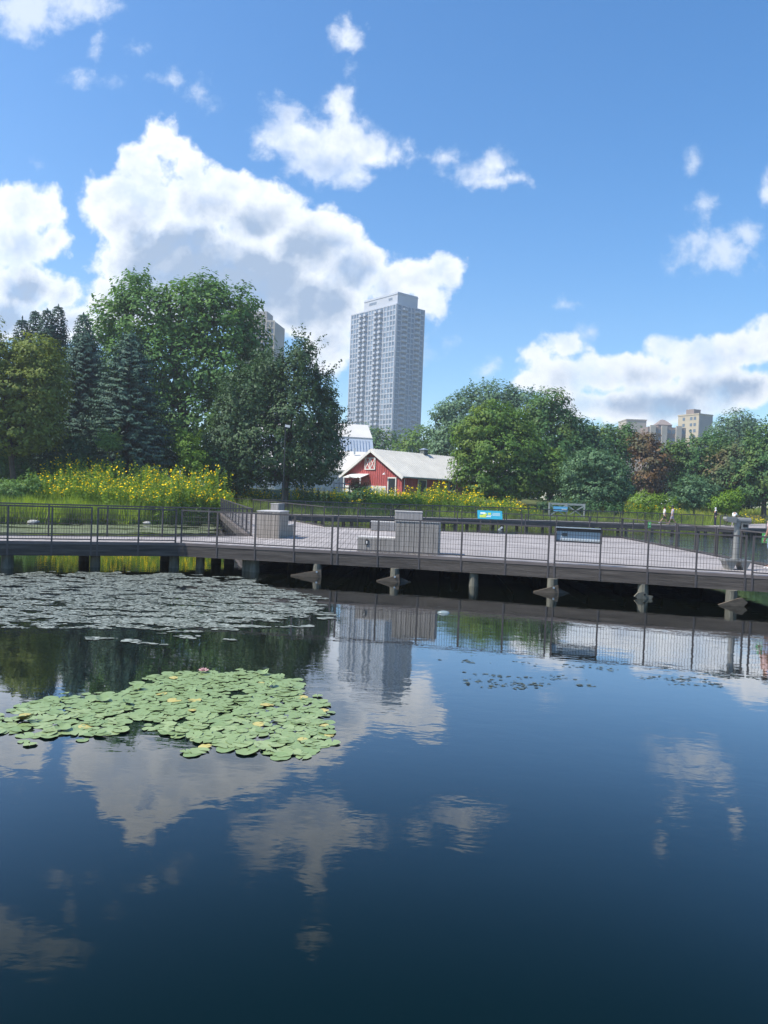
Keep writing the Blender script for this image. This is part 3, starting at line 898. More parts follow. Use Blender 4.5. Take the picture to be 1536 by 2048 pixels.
f5.flush(pr)
MB().box((f5.w / 2, 6, zt + .25), (f5.w + .4, 12.4, .5)).build('parapet', M['conc_tan'], f5.t)
w_ = at(1310, 858, 349)
MB().box((f5.w + 2.2, 3, (w_.z - 2) / 2), (4.4, 8, w_.z - 2)).build('wing', M['white_siding'], f5.t)
A, B = at(1140, 833, 300), at(1152, 834, 300)
f6 = Facade('apartment_building', 'tiny beige block corner peeking over the trees', (A.x, 300), 0, B.x - A.x, 8, 2, A.z - 2, M['conc_tan'])
f6.put('w', 'f', f6.w * .5, f6.H - 2.2); f6.flush(pr)
MB().box((f6.w / 2, 4, f6.H + .2), (f6.w + .3, 8.3, .4)).build('parapet', M['conc_tan'], f6.t)

# --- red barn
gL, gR = Vector((-5.2, 99.6)), Vector((2.05, 92.6))
gd = (gR - gL).normalized(); rd = Vector((-gd.y, gd.x))          # along the gable, along the ridge
GW = (gR - gL).length; BL = 26.
rzB = math.atan2(gd.y, gd.x)
t = thing('barn', (gL.x, gL.y, 2.7), 'red barn with pale metal roof and white crossed loft door', 'barn', None, rzB); WORLD[t] = Vector((0, 0, 0))
ze, zr = 5.05 - 2.7, 8.1 - 2.7       # local frame: x along the gable, y along the ridge, z up
mb = MB()
mb.extrude([(0, 0, -1), (GW, 0, -1), (GW, 0, ze), (GW / 2, 0, zr), (0, 0, ze)], (0, BL, 0))
mb.build('wall', M['barn_red'], t)
mb = MB()
n = int(GW / .38)
for k in range(n + 1):                # battens of the gable siding
    x = .05 + k * (GW - .1) / n; top = ze + (zr - ze) * (1 - abs(x - GW / 2) / (GW / 2)) - .12
    mb.box((x, -.02, (top + 1.) / 2), (.07, .04, top - 1.))
for k in range(int(BL / .6)): mb.box((GW + .02, .3 + k * .6, (ze + .2) / 2), (.04, .07, ze - .2))
mb.build('battens', M['barn_red'], t)
MB().box((GW * .37, -.04, .4), (GW * .74, .08, 1.2)).build('footing', M['barn_white'], t)
oh = .55; th = .14
rf = MB()
sl = (zr - ze) / (GW / 2)
for s in (-1, 1):
    x0 = GW / 2; x1 = GW / 2 + s * (GW / 2 + oh)
    rf.extrude([(x0, -oh, zr + .05), (x1, -oh, ze - oh * sl + .05), (x1, -oh, ze - oh * sl + .05 + th), (x0, -oh, zr + .05 + th)], (0, BL + 2 * oh, 0))
ro = rf.build('roof', M['barn_roof'], t)
mb = MB()
for k in range(int((BL + 1) / .45)):
    y = -oh + .2 + k * .45
    for s in (-1, 1):
        mb.beam((GW / 2 + s * .05, y, zr + .05 + th + .02), (GW / 2 + s * (GW / 2 + oh - .02), y, ze - oh * sl + .05 + th + .02), .05, .05)
mb.build('standing_seam', M['barn_roof'], ro)
mb = MB()
for s in (-1, 1):
    x1 = GW / 2 + s * (GW / 2 + oh)
    mb.beam((GW / 2, -oh - .03, zr - .05), (x1, -oh - .03, ze - oh * sl - .05), .05, .3)
mb.build('bargeboard', M['barn_white'], t)
MB().box((GW + oh + .06, BL / 2, ze - oh * sl + .1), (.14, BL + 2 * oh, .14)).build('gutter', M['galv'], t)
cu = MB().box((GW / 2, 9.5, zr + .42), (.7, .7, .62)).build('roof_vent', M['label_grey'], t)
mb = MB(); mb.add([(GW / 2 - .48, 9.02, zr + .74), (GW / 2 + .48, 9.02, zr + .74), (GW / 2 + .48, 9.98, zr + .74), (GW / 2 - .48, 9.98, zr + .74), (GW / 2, 9.5, zr + .98)], [(0, 1, 4), (1, 2, 4), (2, 3, 4), (3, 0, 4), (3, 2, 1, 0)])
mb.build('vent_cap', M['galv'], cu)
lx, lz, lw, lh = GW * .455, 3.75, 1.75, 1.4
ld = MB().box((lx, -.07, lz), (lw, .05, lh)).build('loft_door', M['barn_red'], t)
mb = MB()
for xx in (lx - lw / 2, lx + lw / 2): mb.box((xx, -.11, lz), (.11, .05, lh + .11))
mb.box((lx, -.109, lz), (.11, .05, lh - .12))
for zz in (lz - lh / 2, lz + lh / 2): mb.box((lx, -.108, zz), (lw - .12, .05, .11))
for s in (-1, 1):
    xa, xb = lx + s * .06, lx + s * (lw / 2 - .06)
    mb.beam((xa, -.112, lz - lh / 2 + .07), (xb, -.112, lz + lh / 2 - .07), .04, .09)
    mb.beam((xb, -.104, lz - lh / 2 + .07), (xa, -.104, lz + lh / 2 - .07), .04, .09)
mb.build('trim', M['barn_white'], ld)
def opening(nm, c, w, h, face, deep=.05):
    p = MB()
    if face == 'g': p.box((c[0], -.05, c[1]), (w, .06, h))
    else: p.box((GW + .05, c[0], c[1]), (.06, w, h))
    o = p.build(nm, M['glass_dark'], t)
    f = MB()
    for s in (-1, 1):
        if face == 'g': f.box((c[0] + s * (w / 2 + .07), -.07, c[1]), (.15, .12, h + .3))
        else: f.box((GW + .07, c[0] + s * (w / 2 + .07), c[1]), (.12, .15, h + .3))
        if face == 'g': f.box((c[0], -.071, c[1] + s * (h / 2 + .07)), (w - .01, .12, .15))
        else: f.box((GW + .071, c[0], c[1] + s * (h / 2 + .07)), (.12, w - .01, .15))
    f.build('frame', M['barn_white'], o)
opening('door', (GW * .84, .98), 1.15, 1.95, 'g')
opening('door', (3.6, .95), 1.3, 1.8, 's')
[opening('window', (y_, 1.35), 1.2, 1.15, 's') for y_ in (9.4, 15.6, 21.5)]
MB().tube([(GW + .12, .25, ze - .4), (GW + .12, .25, .2)], .06, 6).build('downpipe', M['galv'], t)
lp = MB().tube([(GW * .74, -.05, 2.55), (GW * .74, -.35, 2.7), (GW * .74, -.5, 2.55)], .03, 6).build('wall_lamp', M['white'], t)
MB().tube([(GW * .74, -.5, 2.57), (GW * .74, -.5, 2.4)], [.05, .2], 10).build('lamp_shade', M['white'], lp)
aw = MB().extrude([(1.2, -.02, 2.4), (4.4, -.02, 2.4), (4.4, -1.5, 1.9), (1.2, -1.5, 1.9)], (0, 0, .08)).build('awning', M['white'], t)
for x in (1.3, 4.3): MB().box((x, -1.42, .95), (.1, .1, 1.88)).build('awning_post', M['white'], t)

# --- white gambrel barn behind, and the low white roofed shed
t = thing('barn', (-9, 121, 1.3), 'big white gambrel roofed barn behind the red barn', 'barn')
xr = at(741, 880, 118).x; xl = xr - 19
zr_, zk, ze_ = at(735, 853, 121).z, at(740, 879, 117.8).z, at(744, 912, 116.3).z
sk = lambda x, y: x + (121 - y) * .25
xr -= .8; ax = Vector((xr - xl, (xr - xl) * .25, 0))
gam = lambda x: [(sk(x, y), y - 4.7, z) for y, z in ((116.4, .5), (125.6, .5), (125.6, ze_), (124.2, zk), (121, zr_), (117.8, zk), (116.4, ze_))]
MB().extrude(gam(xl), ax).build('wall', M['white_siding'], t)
mb = MB()
mb.extrude([(sk(xl - .3, y), y - 4.7, z) for y, z in ((121, zr_ + .02), (117.6, zk + .02), (117.6, zk + .22), (121, zr_ + .22), (124.4, zk + .22), (124.4, zk + .02))], ax * 1.03)
mb.build('upper_roof', M['white_roof'], t)
mb = MB()
mb.extrude([(sk(xl - .3, y), y - 4.7, z) for y, z in ((117.7, zk - .04), (116.0, ze_ - .4), (115.85, ze_ - .4), (117.55, zk - .04))], ax * 1.03)
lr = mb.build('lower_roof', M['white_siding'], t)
mb = MB()
for k in range(40):
    o_ = ax * (k / 40)
    mb.beam(Vector((sk(xl, 117.5), 117.5 - 4.75, zk - .1)) + o_, Vector((sk(xl, 115.9), 115.9 - 4.75, ze_ - .35)) + o_, .05, .05)
mb.build('standing_seam', M['white_siding'], lr)
t = thing('shed', (-8, 106, 1.2), 'low pale roofed shed between the white barn and the red barn', 'shed')
xr = at(722, 930, 106).x; xl = xr - 13
za, zb = at(700, 905, 108).z, at(690, 939, 103).z
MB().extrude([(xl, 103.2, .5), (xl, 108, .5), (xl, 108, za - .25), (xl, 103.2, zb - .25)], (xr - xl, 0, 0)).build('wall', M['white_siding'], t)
MB().extrude([(xl - .4, 102.6, zb - .3), (xl - .4, 108.3, za), (xl - .4, 108.3, za + .18), (xl - .4, 102.6, zb - .1)], (xr - xl + .9, 0, 0)).build('roof', M['white_roof'], t)
MB().tube([(xr - 1, 107, za - .3), (xr - 1, 107, za + .6)], .12, 8).build('roof_pipe', M['galv'], t)


# ------------------------------------------------------------------ people
def skin_obj(name, V, E, Rr, mat, parent, sub=1):
    me = bpy.data.meshes.new(name); me.from_pydata(V, E, [])
    o = bpy.data.objects.new(name, me); COL.objects.link(o)
    sk = o.modifiers.new('skin', 'SKIN'); sk.use_smooth_shade = True
    if sub: ss = o.modifiers.new('sub', 'SUBSURF'); ss.levels = sub; ss.render_levels = sub
    layer = me.skin_vertices[0].data
    for i, r in enumerate(Rr):
        rr = r if isinstance(r, tuple) else (r, r)
        layer[i].radius = rr; layer[i].use_root = (i == 0)
    dg = bpy.context.evaluated_depsgraph_get(); dg.update()
    m2 = bpy.data.meshes.new_from_object(o.evaluated_get(dg)); m2.name = name
    bpy.data.objects.remove(o)
    m2.materials.clear(); m2.materials.append(mat)
    m2.polygons.foreach_set('use_smooth', [True] * len(m2.polygons))
    q = bpy.data.objects.new(name, m2); COL.objects.link(q); q.parent = parent
    return q


SK = [pm('skin_a', (.45, .27, .19), .6, .06, 6), pm('skin_b', (.26, .15, .10), .6, .06, 6)]
CL = {}
def cloth(n, c):
    if n not in CL: CL[n] = pm('cloth_' + n, c, .85, .12, 14, .003)
    return CL[n]


def person(loc, face, label, legs=((.0, .0), (.0, .0)), lean=0., arms=((0., .2), (0., .2)), top=('white', (.7, .7, .7)), bot=('dark', (.03, .03, .035)),
           short_legs=False, sleeves='short', hat=None, hair=(.02, .015, .012), skin=0, h=1., shoes=(.7, .7, .7), long_top=0., head_drop=0.):
    """face = heading angle, legs = (hip swing, knee bend) left and right, arms = (shoulder swing, elbow bend), angles forward positive"""
    t = thing('person', loc, label, 'person', None, face - PI / 2); WORLD[t] = Vector((0, 0, 0)); t.scale = (h, h, h)
    sm = SK[skin]
    X = lambda a, s, z: Vector((s, a, z))            # forward is +y in the person's frame
    hipz = .92; drop = 0
    legpts = []
    for (sw, kn), s in zip(legs, (-1, 1)):
        hip = X(0, .09 * s, hipz); knee = hip + Vector((0, sin(sw), -cos(sw))) * .44
        a2 = sw - kn; ank = knee + Vector((0, sin(a2), -cos(a2))) * .42
        legpts.append((hip, knee, ank, a2))
    low = min(l[2].z for l in legpts) - .07
    for i, l in enumerate(legpts): legpts[i] = tuple(Vector((p.x, p.y, p.z - low)) for p in l[:3]) + (l[3],)
    pel = X(0, 0, .95 - low)
    tdir = Vector((0, sin(lean), cos(lean)))
    wai = pel + tdir * .16; che = pel + tdir * .40; nec = pel + tdir * .54
    hl = lean + head_drop
    hd = Vector((0, sin(hl), cos(hl)))
    hb = nec + hd * .09 + Vector((0, .015, 0)); hc = hb + hd * .09; ht = hc + hd * .09
    V = [pel, wai, che, nec, hb, hc, ht]; E = [(0, 1), (1, 2), (2, 3), (3, 4), (4, 5), (5, 6)]
    R_ = [(.135, .10), (.125, .09), (.15, .10), .05, (.062, .07), (.076, .09), (.055, .065)]
    def addv(p, r, frm): V.append(p); R_.append(r); E.append((frm, len(V) - 1)); return len(V) - 1
    armpts = []
    for (sw, el), s in zip(arms, (-1, 1)):
        sh = che + tdir * .08 + Vector((.175 * s, 0, 0))
        a1 = sw; elb = sh + Vector((.03 * s, sin(a1) * .28, -cos(a1) * .28))
        a2 = sw + el; wr = elb + Vector((-.01 * s, sin(a2) * .25, -cos(a2) * .25))
        f = (wr - elb).normalized()
        i0 = addv(sh, .055, 2); i1 = addv(elb, .042, i0); i2 = addv(wr, .028, i1); i3 = addv(wr + f * .07, (.036, .02), i2)
        for k in range(4):       # fingers, slightly curled, and the thumb
            o = Vector((0, (k - 1.5) * .018, 0)); l_ = (.055, .068, .064, .05)[k]
            j = addv(wr + f * .095 + o, .009, i3); addv(wr + f * (.095 + l_) + o + Vector((-.012 * s, 0, 0)), .007, j)
        j = addv(wr + f * .05 + Vector((0, .035, 0)), .010, i3); addv(wr + f * .08 + Vector((0, .055, 0)), .008, j)
        armpts.append((sh, elb, wr))
    for hip, knee, ank, a2 in legpts:
        i0 = addv(hip, .085, 0); i1 = addv(knee, .055, i0); i2 = addv(ank, .036, i1)
        addv(ank + Vector((0, .15, -.035)), (.035, .025), i2)
    skin_obj('body', V, E, R_, sm, t)
    m2 = cloth(*top)
    V = [pel + tdir * (-.02 - long_top), wai, che, nec - tdir * .02]; E = [(0, 1), (1, 2), (2, 3)]; R_ = [(.165, .13), (.15, .115), (.175, .125), (.075, .07)]
    for (sh, elb, wr), s in zip(armpts, (-1, 1)):
        i0 = addv(sh, .072, 2); i1 = addv(sh.lerp(elb, .75 if sleeves == 'short' else 1.), .062, i0)
        if sleeves == 'long': addv(elb.lerp(wr, .92), .042, i1)
    skin_obj('top', V, E, R_, m2, t)
    m3 = cloth(*bot)
    V = [pel + tdir * .06, pel]; E = [(0, 1)]; R_ = [(.145, .11), (.155, .12)]
    for hip, knee, ank, a2 in legpts:
        i0 = addv(hip, .105, 1); i1 = addv(hip.lerp(knee, .85) if short_legs else knee, .085 if short_legs else .075, i0)
        if not short_legs: addv(knee.lerp(ank, .92), .055, i1)
    skin_obj('shorts' if short_legs else 'trousers', V, E, R_, m3, t)
    for hip, knee, ank, a2 in legpts:
        skin_obj('shoe', [ank + Vector((0, -.04, -.03)), ank + Vector((0, .06, -.035)), ank + Vector((0, .17, -.045))], [(0, 1), (1, 2)], [(.048, .045), (.05, .04), (.045, .03)], cloth('shoe%.2f' % shoes[0], shoes), t)
    # face
    fw = Vector((0, cos(hl), -sin(hl)))
    mb = MB()
    for s in (-1, 1): MB().box(hc + fw * .088 + Vector((.03 * s, 0, 0)), (.022, .012, .012)).build('eye', M['black'], t)
    mb = MB(); mb.tube([hc + fw * .085 + hd * .005, hc + fw * .115 - hd * .03, hc + fw * .088 - hd * .035], [.008, .014, .008], 6); mb.build('nose', sm, t)
    MB().box(hc + fw * .084 - hd * .062, (.045, .012, .01)).build('mouth', cloth('lip', (.25, .09, .08)), t)
    bm = bmesh.new(); bmesh.ops.create_uvsphere(bm, u_segments=14, v_segments=9, radius=1)
    Mx = Matrix.Translation(hc + hd * .035 - fw * .018) @ Matrix.Rotation(-hl, 4, 'X') @ Matrix.Diagonal((.088, .10, .098, 1))
    bmesh.ops.transform(bm, matrix=Mx, verts=bm.verts)
    if hat != 'hijab':
        dl = [v for v in bm.verts if (v.co - hc).dot(hd) < -.02 and (v.co - hc).dot(fw) > -.03]
        bmesh.ops.delete(bm, geom=dl, context='VERTS')
    me = bpy.data.meshes.new('hair'); bm.to_mesh(me); bm.free()
    me.polygons.foreach_set('use_smooth', [True] * len(me.polygons))
    o = link_mesh('hair' if hat != 'hijab' else 'headscarf', me, cloth('hair%.3f' % hair[0], hair) if hat != 'hijab' else cloth('scarf', (.68, .68, .66)))
    o.parent = t; o.location = (0, 0, 0)
    if hat == 'hijab':
        skin_obj('scarf_drape', [hc - hd * .05, nec + tdir * .0 + Vector((0, .02, 0)), che + tdir * .06], [(0, 1), (1, 2)], [(.10, .11), (.11, .10), (.17, .135)], cloth('scarf', (.68, .68, .66)), t)
    if hat == 'cap':
        c = cloth('cap', (.10, .10, .11))
        MB().tube([hc + hd * .06, hc + hd * .10, hc + hd * .145], [.105, .10, .06], 12).build('cap', c, t)
        MB().box(hc + hd * .07 + fw * .14, (.15, .13, .015), 0, -hl).build('cap_brim', c, t)
    return t


stand = lambda px, py: P(px, py, DECK)
pz = lambda px, Y: Vector((at(px, 1050, Y).x, Y, DECK))
west = PI      # walking toward the left of the picture
person(pz(1328, 72.6), 0, 'walker in white t-shirt and dark olive shorts on the far boardwalk', legs=((.45, .15), (-.5, .35)), arms=((.3, .5), (-.2, .5)),
       top=('white', (.72, .72, .70)), bot=('olive', (.05, .06, .035)), short_legs=True, hair=(.03, .02, .015))
person(pz(1344, 72.2), PI, 'walker in cap and long pale lilac shirt beside the one in white shirt', legs=((.5, .1), (-.4, .3)), arms=((.15, .3), (-.1, .2)),
       top=('lilac', (.44, .42, .50)), bot=('lilac2', (.38, .37, .44)), short_legs=True, hat='cap', long_top=.16, h=1.06)
person(pz(1430, 73.0), 0, 'person in white headscarf and dark navy clothes standing still at the far boardwalk', arms=((.1, 1.7), (.1, 1.6)),
       top=('navy', (.018, .022, .04)), bot=('navy2', (.018, .022, .04)), sleeves='long', hat='hijab', long_top=.1)
person(pz(1467, 73.6), PI * .5 - .6, 'person in white shirt bending over a child at the far railing', lean=.75, legs=((-.1, .1), (.15, .2)), arms=((.9, .3), (.8, .3)),
       top=('white', (.72, .72, .70)), bot=('beige', (.40, .36, .30)), sleeves='short', head_drop=.7)
person(pz(1478, 73.2), PI * .9, 'small child in dark green top beside the bending adult', h=.62, top=('green', (.02, .09, .05)), bot=('grey', (.2, .2, .22)), short_legs=True, hair=(.02, .015, .012))
person(pz(1491, 73.4), 0, 'small child in red and white top leaning on the far railing', h=.60, top=('redwhite', (.55, .22, .20)), bot=('beige', (.40, .36, .30)), short_legs=True, arms=((1.2, .3), (1.2, .3)), hair=(.09, .05, .025))
person(Vector((at(1543, 1100, 23.2).x, 23.2, DECK)), PI, 'person in blue and white shorts cut off by the right edge of the photo', top=('pink', (.60, .42, .40)), bot=('bluewhite', (.30, .38, .52)), short_legs=True, arms=((.15, .2), (.1, .2)), skin=1)

# ------------------------------------------------------------------ foliage
LM = {
 'cotton': leafmat('cottonwood_leaf', (.030, .068, .020), (.062, .120, .036), (.075, .130, .035), .30),
 'maple': leafmat('dark_maple_leaf', (.020, .042, .018), (.048, .080, .032), (.035, .062, .030), .22, gloss=.03),
 'locust': leafmat('locust_leaf', (.062, .085, .024), (.11, .135, .036), (.095, .115, .03), .32),
 'spruce': leafmat('blue_spruce_needle', (.024, .046, .034), (.050, .080, .062), (.026, .05, .034), .06),
 'spruce_g': leafmat('green_spruce_needle', (.026, .050, .036), (.054, .086, .064), (.026, .052, .032), .06),
 'lime': leafmat('bright_leaf', (.060, .110, .022), (.120, .180, .035), (.045, .09, .02), .35),
 'mid': leafmat('mid_green_leaf', (.026, .060, .022), (.055, .105, .036), (.070, .100, .030), .28),
 'norway': leafmat('yellow_green_leaf', (.034, .072, .018), (.078, .130, .032), (.085, .120, .028), .30),
 'grey': leafmat('grey_green_leaf', (.050, .085, .050), (.090, .140, .080), (.045, .075, .042), .28),
 'dark': leafmat('dark_green_leaf', (.018, .042, .022), (.038, .072, .034), (.026, .060, .022), .2),
 'feather': leafmat('feathery_leaf', (.045, .085, .045), (.085, .135, .070), (.035, .07, .03), .28),
 'copper': leafmat('copper_leaf', (.065, .042, .022), (.10, .062, .030), (.045, .05, .026), .2),
 'rusty': leafmat('green_and_rust_leaf', (.035, .065, .028), (.065, .100, .040), (.085, .068, .034), .25),
 'sage': leafmat('pale_sage_leaf', (.055, .10, .032), (.095, .15, .05), None, .3),
 'herb': leafmat('sunflower_leaf', (.075, .125, .028), (.150, .210, .050), (.05, .095, .022), .4),
 'herb_d': leafmat('dark_herb_leaf', (.035, .065, .02), (.070, .105, .030), None, .3),
 'petal': leafmat('yellow_petal', (.58, .39, .015), (.74, .54, .03), None, .3, gloss=.02),
 'grass': leafmat('grass_blade', (.10, .145, .032), (.19, .24, .06), (.075, .105, .03), .45),
 'grass_y': leafmat('dry_grass_blade', (.15, .17, .04), (.26, .26, .07), (.08, .13, .03), .4),
}


def sphere_dirs(n):
    i = np.arange(n) + .5
    ph = np.arccos(1 - 2 * i / n); th = PI * (1 + 5 ** .5) * i
    d = np.stack([np.cos(th) * np.sin(ph), np.sin(th) * np.sin(ph), np.cos(ph)], 1)
    return unit(d + RS.normal(size=(n, 3)) * .25)


def crown_points(ells, spacing, shell=(.78, 1.06), inner=.25, cull=.72):
    out, nr = [], []
    for i, (c, r) in enumerate(ells):
        area = 4 * PI * ((r[0] * r[1]) ** 1.6 + (r[0] * r[2]) ** 1.6 + (r[1] * r[2]) ** 1.6) ** (1 / 1.6) / 3 ** (1 / 1.6)
        n = max(8, int(area / spacing ** 2)); ni = int(n * inner)
        d = sphere_dirs(n)
        lump = np.array([1 + .20 * mnoise.noise(Vector(v) * 2.1 + Vector((i * 7.3, c[0], c[2]))) + .12 * mnoise.noise(Vector(v) * 5.3 + Vector((i * 3.1, c[2], c[0]))) for v in d])
        f = (RS.uniform(*shell, size=n) * lump)[:, None]
        p = c + d * r * f
        d2 = sphere_dirs(max(ni, 1)); p2_ = c + d2 * r * RS.uniform(.35, .72, size=len(d2))[:, None]
        p = np.vstack([p, p2_]); dd = np.vstack([d / r * r.mean(), d2])
        keep = np.ones(len(p), bool)
        for j, (c2, r2) in enumerate(ells):
            if j != i:
                k = np.sqrt((((p - c2) / r2) ** 2).sum(1)) < cull
                k[n:] = False
                keep &= ~k
        out.append(p[keep]); nr.append(unit(dd[keep]))
    return np.vstack(out), np.vstack(nr)


def leaves_on(cent, nrm, leaf, per, spread, asp=.62, flat=.75, up=.6):
    n = len(cent)
    cr = leaf * RS.uniform(spread * .7, spread * 1.25, size=n)
    o = RS.normal(size=(n, per, 3)); o /= np.linalg.norm(o, axis=2, keepdims=True); o *= RS.uniform(.15, 1, size=(n, per, 1)) ** .5
    pos = cent[:, None] + o * cr[:, None, None] * np.array([1, 1, flat])
    nn = o * .55 + nrm[:, None] * .8 + np.array([0, 0, up]) + RS.normal(size=(n, per, 3)) * .3
    pos = pos.reshape(-1, 3); nn = nn.reshape(-1, 3)
    return cards(pos, nn, leaf * RS.uniform(.5, 1.4, size=len(pos)), asp)


def limb_set(mb, base, top, r0, targets, lean=0.):
    base, top = Vector(base), Vector(top)
    pts = [base - Vector((0, 0, .3)), base + Vector((0, 0, .15)), base.lerp(top, .35) + Vector((rnd.uniform(-.2, .2), 0, 0)), base.lerp(top, .7), top]
    mb.tube(pts, [r0 * 1.5, r0 * 1.15, r0 * .85, r0 * .55, r0 * .18], 8)
    for q in targets:
        q = Vector(q); s = max(.22, min(.85, (q.z - base.z) / max(.1, top.z - base.z) * .75))
        a = base.lerp(top, s); m_ = a.lerp(q, .5) + Vector((0, 0, .12 * (q - a).length))
        mb.tube([a, m_, q], [r0 * .38 * (1.1 - s * .5), r0 * .22, r0 * .05], 6)


TREES = {}


def tree(name, label, Y, blobs, base, mat, leaf=.34, spacing=1.0, per=24, spread=2.4, group=None, cat='tree', tr=.28, shoots=0, shoot_len=1.6, depth=1., asp=.62, flat=.75, inner=.3, stem='trunk', cull=.72, up=.6):
    s = Y / FOC
    ells = []
    for b in blobs:
        px, py, rx, ry = b[:4]; dy = b[4] if len(b) > 4 else 0
        c = at(px, py, Y + dy)
        ells.append((np.array(c), np.array([rx * s, (rx * .6 + ry * .4) * s * depth, ry * s])))
    bx = at(base, 990, Y).x; zb = zland(bx, Y)
    org = Vector((bx, Y, zb))
    t = thing(name, org, label, cat, group)
    cent, nrm = crown_points(ells, spacing, inner=inner, cull=cull)
    ok = cent[:, 2] > zb + .1
    cent, nrm = cent[ok], nrm[ok]
    V = leaves_on(cent, nrm, leaf, per, spread, asp, flat, up)
    if shoots:
        idx = RS.choice(len(cent), shoots)
        extra, en = [], []
        for i in idx:
            d = nrm[i] * .9 + np.array([0, 0, .75]) + RS.normal(size=3) * .2; d /= np.linalg.norm(d)
            l = shoot_len * RS.uniform(.5, 1.15); m_ = int(l / (leaf * .55)) + 2
            for k in range(m_):
                f = k / (m_ - 1)
                for _ in range(int(5 - 3 * f)):
                    extra.append(cent[i] + d * l * f + RS.normal(size=3) * leaf * .55 * (1.1 - .7 * f)); en.append(d * .3 + RS.normal(size=3) * .6 + np.array([0, 0, .5]))
        e = np.array(extra)
        V = np.vstack([V, cards(e, np.array(en), leaf * RS.uniform(.6, 1.05, size=len(e)), asp)])
    V[:, 2] = np.maximum(V[:, 2], zb + .02)
    ms = [LM[m_] for m_ in ([mat] if isinstance(mat, str) else mat)]
    me = np_mesh('crown', V, 4)
    link_mesh('crown' if stem == 'trunk' else 'foliage', me, ms[0], t)
    top = max(ells, key=lambda e: e[0][2])
    mb = MB()
    tg = [tuple(c[0] * .85 + np.array([bx, Y, c[0][2]]) * .15) for c in ells] + [tuple(cent[i] * .8 + np.array([bx, Y, cent[i][2]]) * .2) for i in RS.choice(len(cent), min(9, len(cent)))]
    limb_set(mb, org, (float(top[0][0]) * .5 + bx * .5, Y, float(top[0][2] + top[1][2] * .5)), tr, tg)
    mb.build(stem, M['bark'], t)
    return t


def spruce(label, px, pytop, Y, wpx, mat='spruce', group='spruces on the left bank', tiers=.42, taper=.6, jitter=.12):
    top = at(px, pytop, Y); bx = top.x; zb = zland(bx, Y); H = top.z - zb; R = wpx * Y / FOC / 2
    t = thing('spruce_tree', (bx, Y, zb), label, 'tree', group)
    POS, NR, TG, SZ = [], [], [], []
    mb = MB(); mb.tube([(bx, Y, zb - .2), (bx, Y, zb + H * .5), (bx, Y, zb + H)], [.028 * H * .6, .012 * H * .8, .012], 8)
    z = .35
    while z < H - .15:
        f = z / H; L_ = R * (1 - f) ** taper * RS.uniform(.86, 1.1) + .10
        nb = max(6, int(7 + 8 * (1 - f))); a0 = RS.uniform(0, 6.28)
        for k in range(nb):
            a_ = a0 + 2 * PI * k / nb + RS.normal() * .12
            l = L_ * RS.uniform(.78, 1.12); out = np.array([math.cos(a_), math.sin(a_), 0]); side = np.array([-out[1], out[0], 0])
            droop = .16 + .30 * (1 - f)
            m_ = max(3, int(l / .22))
            for j in range(m_):
                s = (j + .6) / m_
                if s < .22: continue
                y = s * l
                zc = z + .10 * l - droop * y * (1 - .45 * s) + .10 * l * max(0, s - .75)
                c = np.array([bx, Y, zb]) + out * y + np.array([0, 0, zc])
                w = .20 + .42 * min(1, l) * (1 - s) + .1
                for sg in (-1, 1):
                    d = out * .75 + side * sg * .8 + np.array([0, 0, -.22 + RS.normal() * .15])
                    POS.append(c + d * w * .3); TG.append(d); NR.append(np.array([0, 0, .8]) + out * .7 + RS.normal(size=3) * .3); SZ.append(w * RS.uniform(.8, 1.3))
                if RS.rand() < .55:
                    d = out * .5 + np.array([0, 0, -.8]) + side * RS.normal() * .3
                    POS.append(c + d * .1); TG.append(d); NR.append(out + RS.normal(size=3) * .3); SZ.append(w * .75)
        if z < H * .8 and rnd.random() < .4:
            a_ = rnd.uniform(0, 6.28); mb.tube([(bx, Y, zb + z), (bx + cos(a_) * L_ * .7, Y + sin(a_) * L_ * .7, zb + z - .05 * L_)], [.04, .01], 5)
        z += tiers * (1 - .45 * f) * RS.uniform(.85, 1.15)
    for k in range(10):
        POS.append(np.array([bx, Y, zb + H - .05 * k])); TG.append(np.array([RS.normal() * .25, RS.normal() * .25, 1.])); NR.append(RS.normal(size=3)); SZ.append(.35)
    V = cards(np.array(POS), np.array(NR), np.array(SZ), .36, np.array(TG))
    V[:, 2] = np.maximum(V[:, 2], zb + .02)
    link_mesh('crown', np_mesh('crown', V, 4), LM[mat], t)
    mb.build('trunk', M['bark'], t)


# left bank
tree('locust_tree', 'yellow green feathery tree at the left edge of the photo', 60,
     [(20, 720, 46, 42), (80, 712, 44, 42), (40, 790, 80, 70), (100, 770, 40, 60), (-40, 760, 70, 110), (20, 860, 95, 50), (85, 840, 40, 60), (-60, 680, 60, 60)], 30, 'locust',
     leaf=.26, spacing=.66, per=24, spread=2.6, flat=.5, tr=.22)
spruce('slim blue spruce, leftmost of the tall group of tops behind the yellow green tree', 45, 634, 76, 130)
spruce('second slim blue spruce of the tall group behind the yellow green tree', 71, 622, 77, 124)
spruce('third slim blue spruce, its top just left of the tallest of the group', 95, 618, 75, 128)
spruce('tallest slim blue spruce of the group behind the yellow green tree', 117, 610, 76, 140)
spruce('spruce with its top beside the left flank of the big cottonwood', 167, 626, 74, 150)
spruce('broad dark blue spruce between the yellow green tree and the foremost spruce', 172, 664, 69, 250, tiers=.36)
spruce('foremost broad spruce with layered drooping boughs before the cottonwood', 262, 664, 66.5, 270, 'spruce_g', tiers=.36)
